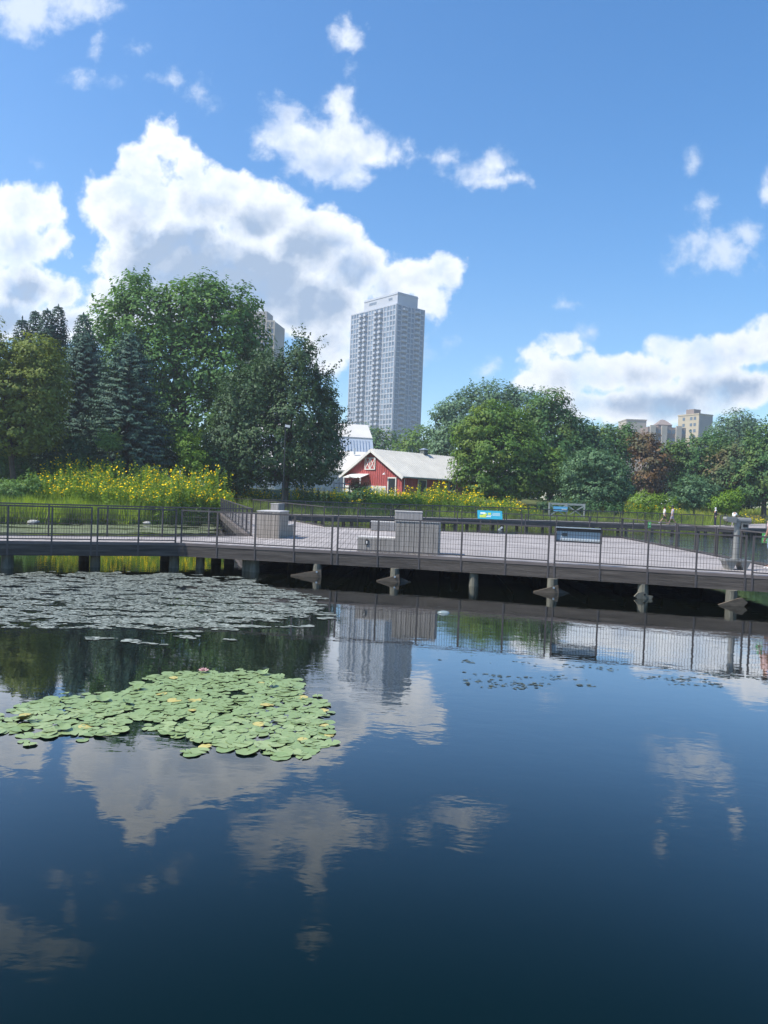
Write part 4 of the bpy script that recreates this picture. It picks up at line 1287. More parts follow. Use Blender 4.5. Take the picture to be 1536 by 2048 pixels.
tree('cottonwood_tree', 'largest tree of the photo, a broad glossy green cottonwood on the left', 82,
     [(270, 590, 40, 46), (222, 650, 44, 50), (300, 650, 75, 75), (400, 600, 52, 52), (365, 640, 70, 70), (440, 650, 70, 75), (482, 628, 38, 46), (498, 690, 42, 42), (240, 720, 50, 60), (340, 740, 110, 90), (450, 750, 90, 80), (400, 850, 130, 80), (290, 840, 90, 90), (508, 768, 46, 56)],
     380, 'cotton', leaf=.42, spacing=1.15, per=26, spread=2.5, tr=.6, shoots=140, shoot_len=1.5)
tree('maple_tree', 'dark maple with ragged pointed shoots left of the barn', 70,
     [(604, 718, 26, 40), (590, 770, 50, 55), (545, 740, 36, 36), (640, 780, 26, 36), (500, 810, 62, 70), (600, 840, 78, 70), (655, 830, 26, 40), (460, 870, 48, 70), (540, 900, 90, 70), (620, 910, 62, 62), (470, 940, 50, 45), (650, 900, 30, 50)],
     570, 'maple', leaf=.27, spacing=.72, per=24, spread=2.4, tr=.3, shoots=520, shoot_len=1.7)
# understory of the left bank
for lab, Y, bl, base, mt, lf in (
    ('dark rounded bush at the left edge above the grass', 62, [(20, 905, 50, 45), (-20, 930, 60, 50), (45, 940, 35, 35)], 20, 'mid', .22),
    ('low dark shrub under the two broad spruces', 63, [(150, 905, 40, 35), (115, 925, 40, 30)], 140, 'dark', .22),
    ('small pale sumac like bush under the foremost spruce', 62.5, [(218, 884, 22, 17)], 218, 'sage', .2),
    ('bright leafy sapling by the trunk of the cottonwood', 66, [(378, 905, 26, 38), (395, 930, 26, 30), (365, 880, 12, 20)], 380, 'lime', .2),
    ('dark shrub between the sapling and the maple', 68, [(430, 935, 40, 40), (330, 920, 60, 36)], 400, 'dark', .26),
    ('leafy green bush at the far left above the railing', 53, [(20, 985, 40, 26), (60, 972, 22, 18)], 25, 'sage', .16),
    ('dark leafy shrub before the left corner of the barn', 77, [(690, 998, 40, 12), (730, 994, 28, 15), (655, 1000, 34, 10)], 690, 'dark', .24),
    ('low green bush with yellow tips right of the dark shrub', 74, [(775, 1004, 34, 9), (820, 1002, 26, 9)], 790, 'herb', .2),
    ('reddish small bush leaning on the barn gable', 88, [(718, 975, 16, 12), (708, 966, 7, 8)], 716, 'copper', .2)):
    tree('shrub', lab, Y, bl, base, mt, leaf=lf, spacing=lf * 2.5, per=20, spread=2.3, cat='shrub', tr=.06, stem='stem', shoots=30, shoot_len=.7)

# behind the barn
tree('distant_tree', 'green tree top right behind the white barn at the foot of the tower', 190, [(765, 885, 36, 24), (740, 875, 22, 22), (790, 905, 30, 24)], 765, 'mid', leaf=.7, spacing=1.9, per=22, tr=.3)
tree('distant_tree', 'yellowish tree right of the tower foot over the barn roof', 170, [(840, 885, 38, 34), (815, 905, 30, 26), (870, 900, 34, 36)], 840, 'norway', leaf=.62, spacing=1.7, per=22, tr=.3)
# right bank
tree('elm_tree', 'tall grey green airy tree right of the tower', 125, [(985, 800, 62, 34), (930, 835, 60, 45), (895, 850, 36, 48), (1040, 830, 60, 50), (960, 880, 90, 60), (905, 905, 46, 40)], 960, 'grey', leaf=.5, spacing=1.35, per=24, tr=.45, shoots=120, shoot_len=1.6)
tree('maple_tree', 'full yellow green maple standing over the right end of the barn', 92,
     [(985, 838, 44, 34), (1020, 850, 40, 34), (950, 868, 44, 34), (1000, 900, 84, 48), (935, 925, 32, 34), (1050, 900, 40, 40), (960, 955, 52, 32), (1045, 950, 64, 42), (1100, 940, 34, 40), (1000, 975, 60, 24)],
     1010, 'norway', leaf=.36, spacing=.92, per=26, spread=2.5, tr=.35, flat=.55)
tree('ash_tree', 'tall dense dark green tree right of the yellow green maple', 104,
     [(1098, 815, 40, 34), (1070, 850, 40, 44), (1125, 850, 32, 40), (1095, 890, 66, 50), (1130, 930, 60, 60), (1070, 950, 40, 50)], 1100, 'mid', leaf=.42, spacing=1.05, per=26, tr=.4)
tree('ash_tree', 'dark tree with a rounded crown below the tiny beige block', 112,
     [(1155, 870, 34, 34), (1150, 910, 46, 50), (1180, 900, 40, 40), (1150, 965, 50, 40)], 1160, 'dark', leaf=.45, spacing=1.1, per=26, tr=.4)
tree('ash_tree', 'green tree left of the brown tree under the tan block', 118,
     [(1205, 876, 34, 28), (1245, 880, 36, 30), (1220, 915, 44, 46), (1235, 970, 40, 36)], 1235, 'mid', leaf=.48, spacing=1.15, per=26, tr=.4)
tree('beech_tree', 'copper brown leaved tree under the right skyline', 112,
     [(1290, 890, 26, 26), (1308, 925, 32, 38), (1300, 962, 32, 26)], 1310, 'copper', leaf=.45, spacing=1.15, per=26, tr=.35)
tree('locust_tree', 'smaller feathery tree standing in front of the dark trees right of the gate', 86,
     [(1190, 925, 40, 32), (1160, 945, 34, 36), (1220, 950, 36, 40), (1190, 985, 60, 32), (1240, 985, 24, 26)], 1190, 'feather', leaf=.28, spacing=.75, per=24, spread=2.6, flat=.45, tr=.16, shoots=120, shoot_len=1.3)
tree('locust_tree', 'small round feathery tree behind the person in the white headscarf', 88,
     [(1385, 975, 30, 26), (1370, 995, 26, 22), (1405, 990, 34, 26), (1350, 1000, 10, 12)], 1390, 'feather', leaf=.24, spacing=.66, per=24, spread=2.5, flat=.45, tr=.12, shoots=80, shoot_len=1.)
tree('oak_tree', 'tall round topped tree at the right end of the skyline', 170,
     [(1475, 850, 40, 28), (1450, 872, 34, 26), (1500, 870, 30, 30), (1480, 890, 56, 28)], 1475, 'grey', leaf=.6, spacing=1.6, per=24, tr=.5)
tree('linden_tree', 'green tree with slanting leaf sprays below the yellow slab block', 115,
     [(1380, 915, 44, 32), (1345, 905, 24, 22), (1420, 905, 46, 34), (1400, 945, 60, 36)], 1395, 'mid', leaf=.42, spacing=1.1, per=26, tr=.35, shoots=120, shoot_len=1.8)
tree('linden_tree', 'tree with rusty reddish patches at the far right', 112,
     [(1470, 925, 34, 40), (1445, 950, 40, 44), (1490, 960, 40, 44)], 1470, 'rusty', leaf=.42, spacing=1.1, per=26, tr=.35, shoots=80, shoot_len=1.8)
tree('linden_tree', 'green tree cut by the right edge under the round topped tree', 108,
     [(1530, 900, 36, 46), (1520, 960, 50, 50), (1590, 930, 60, 80)], 1530, 'mid', leaf=.42, spacing=1.1, per=26, tr=.35, shoots=80, shoot_len=1.8)
tree('linden_tree', 'dark green tree low behind the small round feathery tree', 120,
     [(1340, 975, 40, 36), (1420, 975, 60, 36), (1480, 985, 50, 30)], 1420, 'dark', leaf=.48, spacing=1.2, per=24, tr=.3)
for lab, Y, bl, base, mt, lf in (
    ('bright lime bush right of the headscarf person', 84, [(1452, 1005, 24, 20), (1470, 1000, 16, 18), (1440, 1012, 16, 12)], 1452, 'lime', .22),
    ('yellow flecked bush in front of the white tents', 82, [(1300, 1005, 32, 16), (1280, 1000, 18, 14), (1330, 1008, 20, 12)], 1302, 'herb', .2),
    ('low tangled shrub under the gate trees', 84, [(1130, 1015, 50, 14), (1210, 1018, 60, 14)], 1160, 'dark', .24)):
    tree('shrub', lab, Y, bl, base, mt, leaf=lf, spacing=lf * 2.5, per=20, spread=2.3, cat='shrub', tr=.06, stem='stem', shoots=40, shoot_len=.8)
# a distant wood closes the view between and behind the crowns
def wood():
    C_, N_ = [], []
    for x in np.arange(-330, 340, 3.2):
        y = 235 + 20 * mnoise.noise((x * .02, 0, 0))
        h = 8 + 4.5 * mnoise.noise((x * .05, 3, 0)) + 2 * mnoise.noise((x * .21, 5, 0))
        for z in np.arange(2, 2 + max(4, h), 2.3):
            C_.append((x + RS.normal() * 1.2, y + RS.normal() * 2, z + RS.normal() * .6)); N_.append((RS.normal() * .5, -.8, .5))
    V = leaves_on(np.array(C_), unit(np.array(N_)), 1.0, 26, 2.6)
    V[:, 2] = np.maximum(V[:, 2], 1.5)
    o = link_mesh('distant_wood', np_mesh('distant_wood', V, 4), LM['mid']); tag(o, kind='stuff')
wood()


# --- yellow flowering clumps
def clump_proto(seed, H, R, ns, flower, mat='herb'):
    st = np.random.RandomState(seed)
    LP, LN, LS, FP, FN, FS = [], [], [], [], [], []
    mb = MB()
    for k in range(ns):
        a_ = st.uniform(0, 6.28); r = R * st.rand() ** .6
        x, y = r * math.cos(a_), r * math.sin(a_); h = H * st.uniform(.72, 1.05) * (1 - .18 * (r / R) ** 2)
        tx, ty = x * 1.15 + st.normal() * .08, y * 1.15 + st.normal() * .08
        mb.tube([(x, y, -.1), ((x + tx) / 2, (y + ty) / 2, h * .5), (tx, ty, h)], [.014, .011, .006], 4, cap=False)
        m_ = int(h / .105)
        for j in range(m_):
            f = (j + .5) / m_
            for _ in range(2):
                b = st.uniform(0, 6.28); l = .25 * (1.05 - .55 * f)
                LP.append((x + (tx - x) * f + math.cos(b) * l * .6, y + (ty - y) * f + math.sin(b) * l * .6, h * f + st.normal() * .03))
                LN.append((math.cos(b) * .5 + st.normal() * .35, math.sin(b) * .5 + st.normal() * .35, .9)); LS.append(l * st.uniform(.75, 1.25))
        for _ in range(st.poisson(flower)):
            FP.append((tx + st.normal() * .13, ty + st.normal() * .13, h + st.uniform(-.5, .08)))
            FN.append((st.normal() * .5 - .25, st.normal() * .5 - .35, .7)); FS.append(st.uniform(.085, .14))
    fol = np_mesh('foliage', cards(np.array(LP), np.array(LN), np.array(LS), .55), 4); fol.materials.append(LM[mat])
    fl = None
    if FP:
        FP, FN, FS = np.array(FP), unit(np.array(FN)), np.array(FS)
        t_ = unit(np.cross(FN, RS.normal(size=FN.shape))); b_ = np.cross(FN, t_)
        V = np.empty((len(FP), 8, 3))
        for k in range(8):
            rr = FS * (1. if k % 2 == 0 else .72) * .62
            V[:, k] = FP + (t_ * math.cos(k * PI / 4) + b_ * math.sin(k * PI / 4)) * rr[:, None]
        fl = np_mesh('blossom', V.reshape(-1, 3), 8); fl.materials.append(LM['petal'])
    sm = mb.mesh('stem', False); sm.materials.append(LM[mat])
    return fol, fl, sm


PRO = [clump_proto(1, 3.0, .85, 28, 1.3), clump_proto(2, 2.6, .8, 26, 1.9), clump_proto(3, 2.8, .9, 28, .7), clump_proto(4, 2.2, .9, 24, 1.0)]
PRO2 = [clump_proto(5, 2.2, .9, 24, 3.), clump_proto(6, 1.9, .9, 22, 1.2, 'herb_d'), clump_proto(7, 2.0, .95, 26, .8)]


def clump(x, y, pro, label, group, h=1.):
    t = thing('sunflower_clump', (x, y, zland(x, y)), label, 'flowers', group, rnd.uniform(0, 6.28)); WORLD[t] = Vector((0, 0, 0))
    t.scale = (rnd.uniform(.9, 1.15), rnd.uniform(.9, 1.15), h * rnd.uniform(.85, 1.12))
    for nm, me in zip(('foliage', 'blossom', 'stem'), pro):
        if me is None: continue
        o = bpy.data.objects.new(nm, me); COL.objects.link(o); o.parent = t


for row, (Yr, hh) in enumerate(((54.5, .78), (56.3, 1.0), (58.4, 1.16), (60.6, 1.26))):
    for px in np.arange(58 + row * 9, 436, 28 - row):
        w = at(px + rnd.uniform(-9, 9), 1000, Yr + rnd.uniform(-.7, .7))
        yy = max(w.y, float(np.interp(w.x, SHX, SHY)) + 1.4)
        hk = hh * (.7 if px < 90 else .85 if px < 130 else 1.)
        clump(w.x, yy, PRO[rnd.choice((0, 1, 1, 2))], 'tall clump of yellow sunflowers in the thick stand on the left bank', 'yellow flower stand on the left bank', hk)
for px in np.arange(440, 670, 19):
    w = at(px + rnd.uniform(-6, 6), 1000, 0.1 + float(70 - (px - 440) * -.012) + rnd.uniform(-1, 1.5))
    yy = max(w.y, float(np.interp(w.x, SHX, SHY)) + 1.5)
    clump(w.x, yy, PRO2[rnd.choice((0, 1, 1, 2))], 'sparse yellow flowered clump under the dark maple behind the far boardwalk', 'sparse flowers under the maple', rnd.choice((.95, 1.15, 1.35)))
for row, Yr in enumerate((76.5, 79.5)):
    for px in np.arange(690 + row * 12, 1066, 24):
        hk = float(np.interp(px, [690, 780, 880, 960, 1000, 1066], [.8, 1.1, 1.35, 1.35, 1.0, .6]))
        w = at(px + rnd.uniform(-6, 6), 1000, Yr + rnd.uniform(-.8, .8))
        clump(w.x, w.y, rnd.choice((PRO2[0], PRO2[0], PRO2[2], PRO[3], PRO[2])), 'yellow green flowering clump before the barn behind the far boardwalk', 'flowering clumps before the barn', hk)
for px in np.arange(1268, 1345, 15):
    w = at(px, 1000, 81 + rnd.uniform(-1, 1)); clump(w.x, w.y, rnd.choice((PRO[2], PRO2[0])), 'yellow flowering clump behind the two walkers', 'flowers behind the walkers', .75)
for px in np.arange(1480, 1560, 14):
    w = at(px, 1000, 97 + rnd.uniform(-2, 2)); clump(w.x, w.y, rnd.choice((PRO[1], PRO2[0])), 'yellow flowering clump in the meadow at the far right', 'flowers of the far right meadow', .75)


def grass(nm, x0, x1, d0, d1, n, h, mat, w=.022, hfn=None):
    V = np.empty((n, 3, 3))
    x = RS.uniform(x0, x1, n); dd = d0 + (d1 - d0) * RS.rand(n); y = np.interp(x, SHX, SHY) + dd
    z = np.interp(dd, OFS, OZ) - .05
    a_ = RS.uniform(0, 6.28, n)
    den = np.array([mnoise.noise((xx * .55, yy * .8, 4.)) for xx, yy in zip(x, y)])
    hh = h * RS.uniform(.45, 1.15, n) * (1 + 1.1 * den)
    wx, wy = np.cos(a_) * w * RS.uniform(.7, 1.4, n), np.sin(a_) * w
    V[:, 0] = np.stack([x - wx, y - wy, z], 1); V[:, 1] = np.stack([x + wx, y + wy, z], 1)
    V[:, 2] = np.stack([x + RS.normal(0, .22, n) * hh, y + RS.normal(0, .22, n) * hh, z + hh], 1)
    o = link_mesh(nm, np_mesh(nm, V.reshape(-1, 3), 3), LM[mat]); tag(o, kind='stuff')


grass('grass', -27, -9, .1, 7, 20000, 1.0, 'grass', .04)
grass('grass', -9, 40, .2, 10, 26000, .85, 'grass', .045)
grass('dry_grass', 22, 70, 3, 26, 16000, 1.1, 'grass_y', .04)

# ------------------------------------------------------------------ things on the water
def inside(p, poly):
    x, y = p; c = False; n = len(poly)
    for i in range(n):
        x1, y1 = poly[i]; x2, y2 = poly[(i + 1) % n]
        if (y1 > y) != (y2 > y) and x < (x2 - x1) * (y - y1) / (y2 - y1) + x1: c = not c
    return c


LOBE = [(0, 1428), (40, 1412), (100, 1397), (180, 1387), (255, 1384), (270, 1370), (300, 1354), (345, 1346), (430, 1341), (480, 1340), (560, 1350), (595, 1358), (603, 1378), (602, 1395), (640, 1402), (664, 1420), (668, 1440), (655, 1462), (662, 1480), (640, 1497), (612, 1511), (560, 1510), (500, 1506), (436, 1500), (425, 1488), (398, 1482), (350, 1474), (312, 1463), (270, 1462), (215, 1470), (130, 1478), (55, 1474), (-30, 1468), (-40, 1436)]
LW = [p2(P(x, y, 0)) for x, y in LOBE]


def padmat(name, a, b):
    m, nt, out = new_mat(name); L = nt.links.new
    oi = N(nt, 'ShaderNodeObjectInfo'); tc = N(nt, 'ShaderNodeTexCoord'); ge = N(nt, 'ShaderNodeNewGeometry')
    nz = N(nt, 'ShaderNodeTexNoise', i_Scale=9., i_Detail=3.); L(tc.outputs['Object'], nz.inputs[0])
    s = N(nt, 'ShaderNodeMath', operation='ADD'); L(oi.outputs['Random'], s.inputs[0]); L(nz.outputs[0], s.inputs[1])
    s2 = N(nt, 'ShaderNodeMath', operation='MULTIPLY'); s2.inputs[1].default_value = .5; L(s.outputs[0], s2.inputs[0])
    mx = N(nt, 'ShaderNodeMix', data_type='RGBA'); mx.inputs[6].default_value = (*a, 1); mx.inputs[7].default_value = (*b, 1)
    L(s2.outputs[0], mx.inputs[0])
    # radial veins
    sp = N(nt, 'ShaderNodeSeparateXYZ'); L(tc.outputs['Object'], sp.inputs[0])
    at2 = N(nt, 'ShaderNodeMath', operation='ARCTAN2'); L(sp.outputs[1], at2.inputs[0]); L(sp.outputs[0], at2.inputs[1])
    mm = N(nt, 'ShaderNodeMath', operation='MULTIPLY'); mm.inputs[1].default_value = 13; L(at2.outputs[0], mm.inputs[0])
    sn = N(nt, 'ShaderNodeMath', operation='SINE'); L(mm.outputs[0], sn.inputs[0])
    gt = N(nt, 'ShaderNodeMapRange'); gt.inputs[1].default_value = .8; gt.inputs[2].default_value = 1.; gt.inputs[4].default_value = .3; L(sn.outputs[0], gt.inputs[0])
    m2 = N(nt, 'ShaderNodeMix', data_type='RGBA'); m2.inputs[7].default_value = (.22, .30, .13, 1); L(gt.outputs[0], m2.inputs[0]); L(mx.outputs[2], m2.inputs[6])
    # paler, reddish underside
    m3 = N(nt, 'ShaderNodeMix', data_type='RGBA'); m3.inputs[7].default_value = (.17, .14, .05, 1)
    L(ge.outputs['Backfacing'], m3.inputs[0]); L(m2.outputs[2], m3.inputs[6])
    bs = N(nt, 'ShaderNodeBsdfPrincipled', i_Roughness=.38); bs.inputs['Specular IOR Level'].default_value = .5
    L(m3.outputs[2], bs.inputs['Base Color']); L(bs.outputs[0], out.inputs[0])
    return m


PADM = padmat('lily_pad_green', (.14, .225, .075), (.34, .41, .19))
PADY = padmat('lily_pad_yellow', (.42, .36, .10), (.58, .50, .18))


def pad_mesh(seed, curl=0.):
    st = random.Random(seed); V = [(0, 0, .004)]; F = []; n = 22; gap = .16
    rings = 3
    for r in range(1, rings + 1):
        for k in range(n):
            a_ = gap + (2 * PI - 2 * gap) * k / (n - 1)
            rr = r / rings * (1 + .05 * sin(3 * a_ + seed) + .03 * sin(7 * a_ + seed * 2))
            if k in (0, n - 1): rr *= 1.02
            x, y = rr * cos(a_), rr * sin(a_)
            z = .012 * (r / rings) ** 2 + (.035 * sin(2 * a_ + seed) + .02 * sin(5 * a_ + seed)) * (r / rings) ** 2
            if curl: z += curl * max(0, x) ** 2 * 1.3 + curl * .6 * max(0, -x * .4 + y) ** 2
            V.append((x, y, z))
    for k in range(n - 1): F.append((0, 1 + k, 2 + k))
    for r in range(rings - 1):
        for k in range(n - 1):
            a_, b = 1 + r * n + k, 1 + (r + 1) * n + k
            F.append((a_, b, b + 1, a_ + 1))
    me = bpy.data.meshes.new('lily_pad'); me.from_pydata(V, [], F)
    me.polygons.foreach_set('use_smooth', [True] * len(F))
    return me


PADS = [with_mat(pad_mesh(i), PADM) for i in range(7)]
PADSY = [with_mat(pad_mesh(20 + i), PADY) for i in range(3)]
PADSC = [with_mat(pad_mesh(30 + i, c), PADM) for i, c in enumerate((.3, .45, .35, .5))]
xs = [p[0] for p in LW]; ys = [p[1] for p in LW]
spots = []
tries = 0
while tries < 9000:
    tries += 1
    p = (rnd.uniform(min(xs), max(xs)), rnd.uniform(min(ys), max(ys)))
    if not inside(p, LW): continue
    hole = mnoise.noise((p[0] * 2.1, p[1] * 2.1, 7.)) 
    dmin = .084 if hole > -.36 else .2
    if all((p[0] - q[0]) ** 2 + (p[1] - q[1]) ** 2 > dmin ** 2 for q in spots): spots.append(p)
for px, py in ((60, 1490), (48, 1484), (165, 1481), (383, 1510), (372, 1505), (398, 1503), (410, 1494), (635, 1393), (652, 1408), (664, 1487), (607, 1514), (560, 1515), (642, 1490)):
    spots.append(p2(P(px, py, 0)))
spots.sort(key=lambda p: p[1])
order = list(range(len(spots)))
vis = [p for p in spots if (768 + FOC * p[0] / p[1]) > -30]
nI = 0
restV, restF, restM = [], [], []
for i, p in enumerate(vis):
    yel = rnd.random() < (.02 if inside(p, [(a * .94 + -.15, b) for a, b in LW]) else .07)
    cur = (not yel) and rnd.random() < .018 and i > 40
    me = rnd.choice(PADSY if yel else PADSC if cur else PADS)
    r = rnd.choice((.05, .062, .072, .078, .084, .095)) * rnd.uniform(.9, 1.1) * (1.12 if i < 80 else 1); z = .005 + rnd.uniform(0, .010) + (.03 if cur else 0)
    mt = Matrix.Translation((p[0], p[1], z)) @ Matrix.Rotation(rnd.uniform(0, 6.28), 4, 'Z') @ Matrix.Rotation(rnd.gauss(0, .045 if not cur else .4), 4, 'X') @ Matrix.Rotation(rnd.gauss(0, .045), 4, 'Y') @ Matrix.Diagonal((r, r, r, 1))
    if nI < 296:
        o = bpy.data.objects.new('lily_pad', me); COL.objects.link(o); o.matrix_world = mt; nI += 1
        if yel: tag(o, 'yellowed flat lily pad in the floating patch', 'lily pad', 'yellowed lily pads')
        elif cur: tag(o, 'curled lily pad raised above the flat ones in the patch', 'lily pad', 'curled lily pads')
        else: tag(o, 'flat round green lily pad in the floating patch', 'lily pad', 'green lily pads')
    else:
        b = len(restV); restV += [tuple(mt @ v.co) for v in me.vertices]
        for f in me.polygons: restF.append(tuple(b + k for k in f.vertices)); restM.append(1 if yel else 0)
if restF:
    me = bpy.data.meshes.new('lily_pads_behind'); me.from_pydata(restV, [], restF); me.materials.append(PADM); me.materials.append(PADY)
    me.polygons.foreach_set('material_index', restM); me.polygons.foreach_set('use_smooth', [True] * len(restF))
    o = bpy.data.objects.new('lily_pads_behind', me); COL.objects.link(o); tag(o, kind='stuff')
# one pink bloom at the back of the patch
q = P(407, 1347, 0)
t = thing('water_lily', (q.x, q.y, .02), 'single pale pink water lily bloom at the back rim of the pad patch', 'flower')
pk = pm('pink_petal', (.62, .38, .36), .6, .15, 20)
for ring, (n, l, el) in enumerate(((9, .085, .35), (8, .07, .8), (5, .05, 1.2))):
    for k in range(n):
        a_ = 2 * PI * (k + ring * .5) / n; d = Vector((cos(a_) * cos(el), sin(a_) * cos(el), sin(el))); s_ = Vector((-sin(a_), cos(a_), 0))
        mb = MB(); b = Vector((q.x, q.y, .03)); up_ = d.cross(s_) * -.006
        mb.add([b, b + d * l * .55 + s_ * l * .2 + up_, b + d * l, b + d * l * .55 - s_ * l * .2 + up_, b + d * l * .5 - up_ * 1.5], [(0, 1, 4), (1, 2, 4), (2, 3, 4), (3, 0, 4), (3, 2, 1, 0)])
        mb.build('petal', pk, t)


def flakes(nm, poly, n, mat, size, thr, fs=(.5, 1.3), seed=0., ew=1., z=.006):
    W = [p2(P(x, y, 0)) for x, y in poly]
    xs = [p[0] for p in W]; ys = [p[1] for p in W]; pts = []; k = 0
    while len(pts) < n and k < n * 25:
        k += 1
        x, y = rnd.uniform(min(xs), max(xs)), rnd.uniform(min(ys), max(ys))
        v = mnoise.fractal((x * fs[0] + seed, y * fs[1], seed), .9, 2.1, 5)
        wob = Vector((x * .9, y * 1.3, seed + 2.)); e_ = (.55 * mnoise.noise(wob) + .5 * mnoise.noise(wob * 3.1), .9 * mnoise.noise(wob + Vector((9, 0, 0))) + .8 * mnoise.noise(wob * 3.3 + Vector((0, 7, 0))))
        if inside((x + e_[0] * ew, y + e_[1] * ew), W) and v > thr: pts.append((x, y))
    V = np.empty((len(pts), 7, 3)); P_ = np.array(pts)
    a0 = RS.uniform(0, 6.28, len(pts)); sz = size * RS.uniform(.4, 1.4, len(pts))
    zz = z + RS.uniform(0, .006, len(pts))
    for j in range(7):
        rr = sz * RS.uniform(.55, 1.15, len(pts)); an = a0 + 2 * PI * j / 7
        V[:, j, 0] = P_[:, 0] + np.cos(an) * rr * 1.35; V[:, j, 1] = P_[:, 1] + np.sin(an) * rr; V[:, j, 2] = zz + RS.uniform(-.002, .002, len(pts))
    o = link_mesh(nm, np_mesh(nm, V.reshape(-1, 3), 7), mat); tag(o, kind='stuff')


def algaemat(name, a, b, rough=.35, spec=.5):
    m, nt, out = new_mat(name); L = nt.links.new
    ge = N(nt, 'ShaderNodeNewGeometry')
    mx = N(nt, 'ShaderNodeMix', data_type='RGBA'); mx.inputs[6].default_value = (*a, 1); mx.inputs[7].default_value = (*b, 1)
    L(ge.outputs['Random Per Island'], mx.inputs[0])
    bs = N(nt, 'ShaderNodeBsdfPrincipled', i_Roughness=rough); bs.inputs['Specular IOR Level'].default_value = spec
    L(mx.outputs[2], bs.inputs['Base Color']); L(bs.outputs[0], out.inputs[0]); return m


ALG = algaemat('algae_mat', (.06, .075, .055), (.40, .43, .37))
flakes('algae', [(-80, 1150), (60, 1147), (330, 1146), (480, 1160), (570, 1180), (655, 1205), (642, 1220), (590, 1235), (500, 1246), (390, 1256), (280, 1260), (150, 1250), (-90, 1252)], 30000, ALG, .032, -.20, (1.5, 3.0))
flakes('algae', [(250, 1240), (560, 1215), (660, 1200), (690, 1225), (560, 1262), (330, 1290), (200, 1280)], 900, ALG, .05, .28, (.6, 1.6), 3.)
flakes('algae', [(-60, 1050), (430, 1050), (430, 1066), (-60, 1068)], 9000, algaemat('bank_algae', (.16, .20, .10), (.30, .33, .20)), .11, -.2, (.2, .5), 8.)
flakes('floating_leaves', [(880, 1325), (1010, 1322), (1110, 1330), (1260, 1335), (1420, 1340), (1510, 1350), (1540, 1372), (1420, 1366), (1280, 1362), (1130, 1378), (1090, 1412), (1040, 1405), (960, 1372)], 300, algaemat('dark_leaf_litter', (.03, .035, .02), (.10, .11, .07)), .024, .18, (.8, 2.), 5., z=.003)


# ------------------------------------------------------------------ sky, sun, camera
SUN_AZ = math.radians(104)         # left of the line of sight
SUN_EL = math.radians(51)
SDIR = Vector((-sin(SUN_AZ) * cos(SUN_EL), cos(SUN_AZ) * cos(SUN_EL), sin(SUN_EL)))

HARD = [(335, 278, 48, 42), (290, 325, 58, 50), (378, 325, 40, 40), (205, 390, 52, 42), (265, 415, 95, 72), (410, 400, 100, 68), (470, 375, 60, 36), (530, 430, 105, 70), (620, 490, 105, 75), (700, 545, 88, 62), (350, 520, 160, 95), (480, 560, 180, 95), (620, 610, 140, 75), (775, 565, 58, 48), (835, 560, 50, 44), (888, 545, 44, 42), (860, 600, 40, 40), (290, 600, 110, 70), (660, 700, 55, 70),
        (30, 410, 60, 55), (92, 415, 48, 45), (25, 480, 75, 62), (108, 475, 46, 38), (50, 570, 85, 50), (128, 590, 55, 36), (10, 630, 90, 52), (192, 608, 28, 26), (150, 650, 90, 40),
        (1128, 690, 42, 30), (1080, 715, 36, 26), (1045, 765, 36, 22), (1120, 755, 80, 46), (1200, 745, 80, 40), (1280, 745, 85, 44), (1330, 700, 36, 28), (1400, 725, 95, 48), (1500, 695, 85, 40), (1560, 660, 50, 30), (1450, 780, 120, 50), (1300, 810, 160, 40), (1150, 810, 80, 36), (1700, 720, 130, 80), (-120, 480, 110, 120)]
MIDC = [(680, 215, 42, 46), (685, 275, 70, 52), (570, 232, 42, 40), (590, 275, 85, 48), (650, 320, 85, 46), (740, 292, 56, 36), (795, 300, 34, 22), (690, 345, 50, 30),
        (895, 310, 26, 18), (930, 335, 38, 22), (992, 325, 34, 26), (975, 358, 52, 18), (1028, 352, 22, 11), (697, 72, 28, 28), (697, 42, 12, 18), (975, 740, 24, 20), (1534, 385, 12, 26), (640, 660, 50, 40)]
# where a heap is thick enough to show its shaded underside
CORE = [(490, 545, 300, 140), (350, 500, 160, 110), (650, 600, 190, 100), (40, 600, 170, 110), (1330, 800, 260, 62), (1500, 770, 140, 60), (620, 320, 90, 50)]
SOFT = [(50, 20, 85, 55), (140, 0, 90, 34), (195, 72, 16, 40), (278, 103, 18, 14), (170, 160, 40, 14), (412, 180, 30, 22), (345, 160, 26, 14), (1440, 512, 70, 42), (1350, 508, 26, 30), (1410, 415, 22, 34), (1492, 478, 38, 28), (700, 128, 12, 26), (895, 688, 14, 10), (1190, 660, 24, 20), (1125, 605, 22, 10), (1375, 330, 18, 24), (800, 690, 60, 60), (60, 330, 16, 10)]


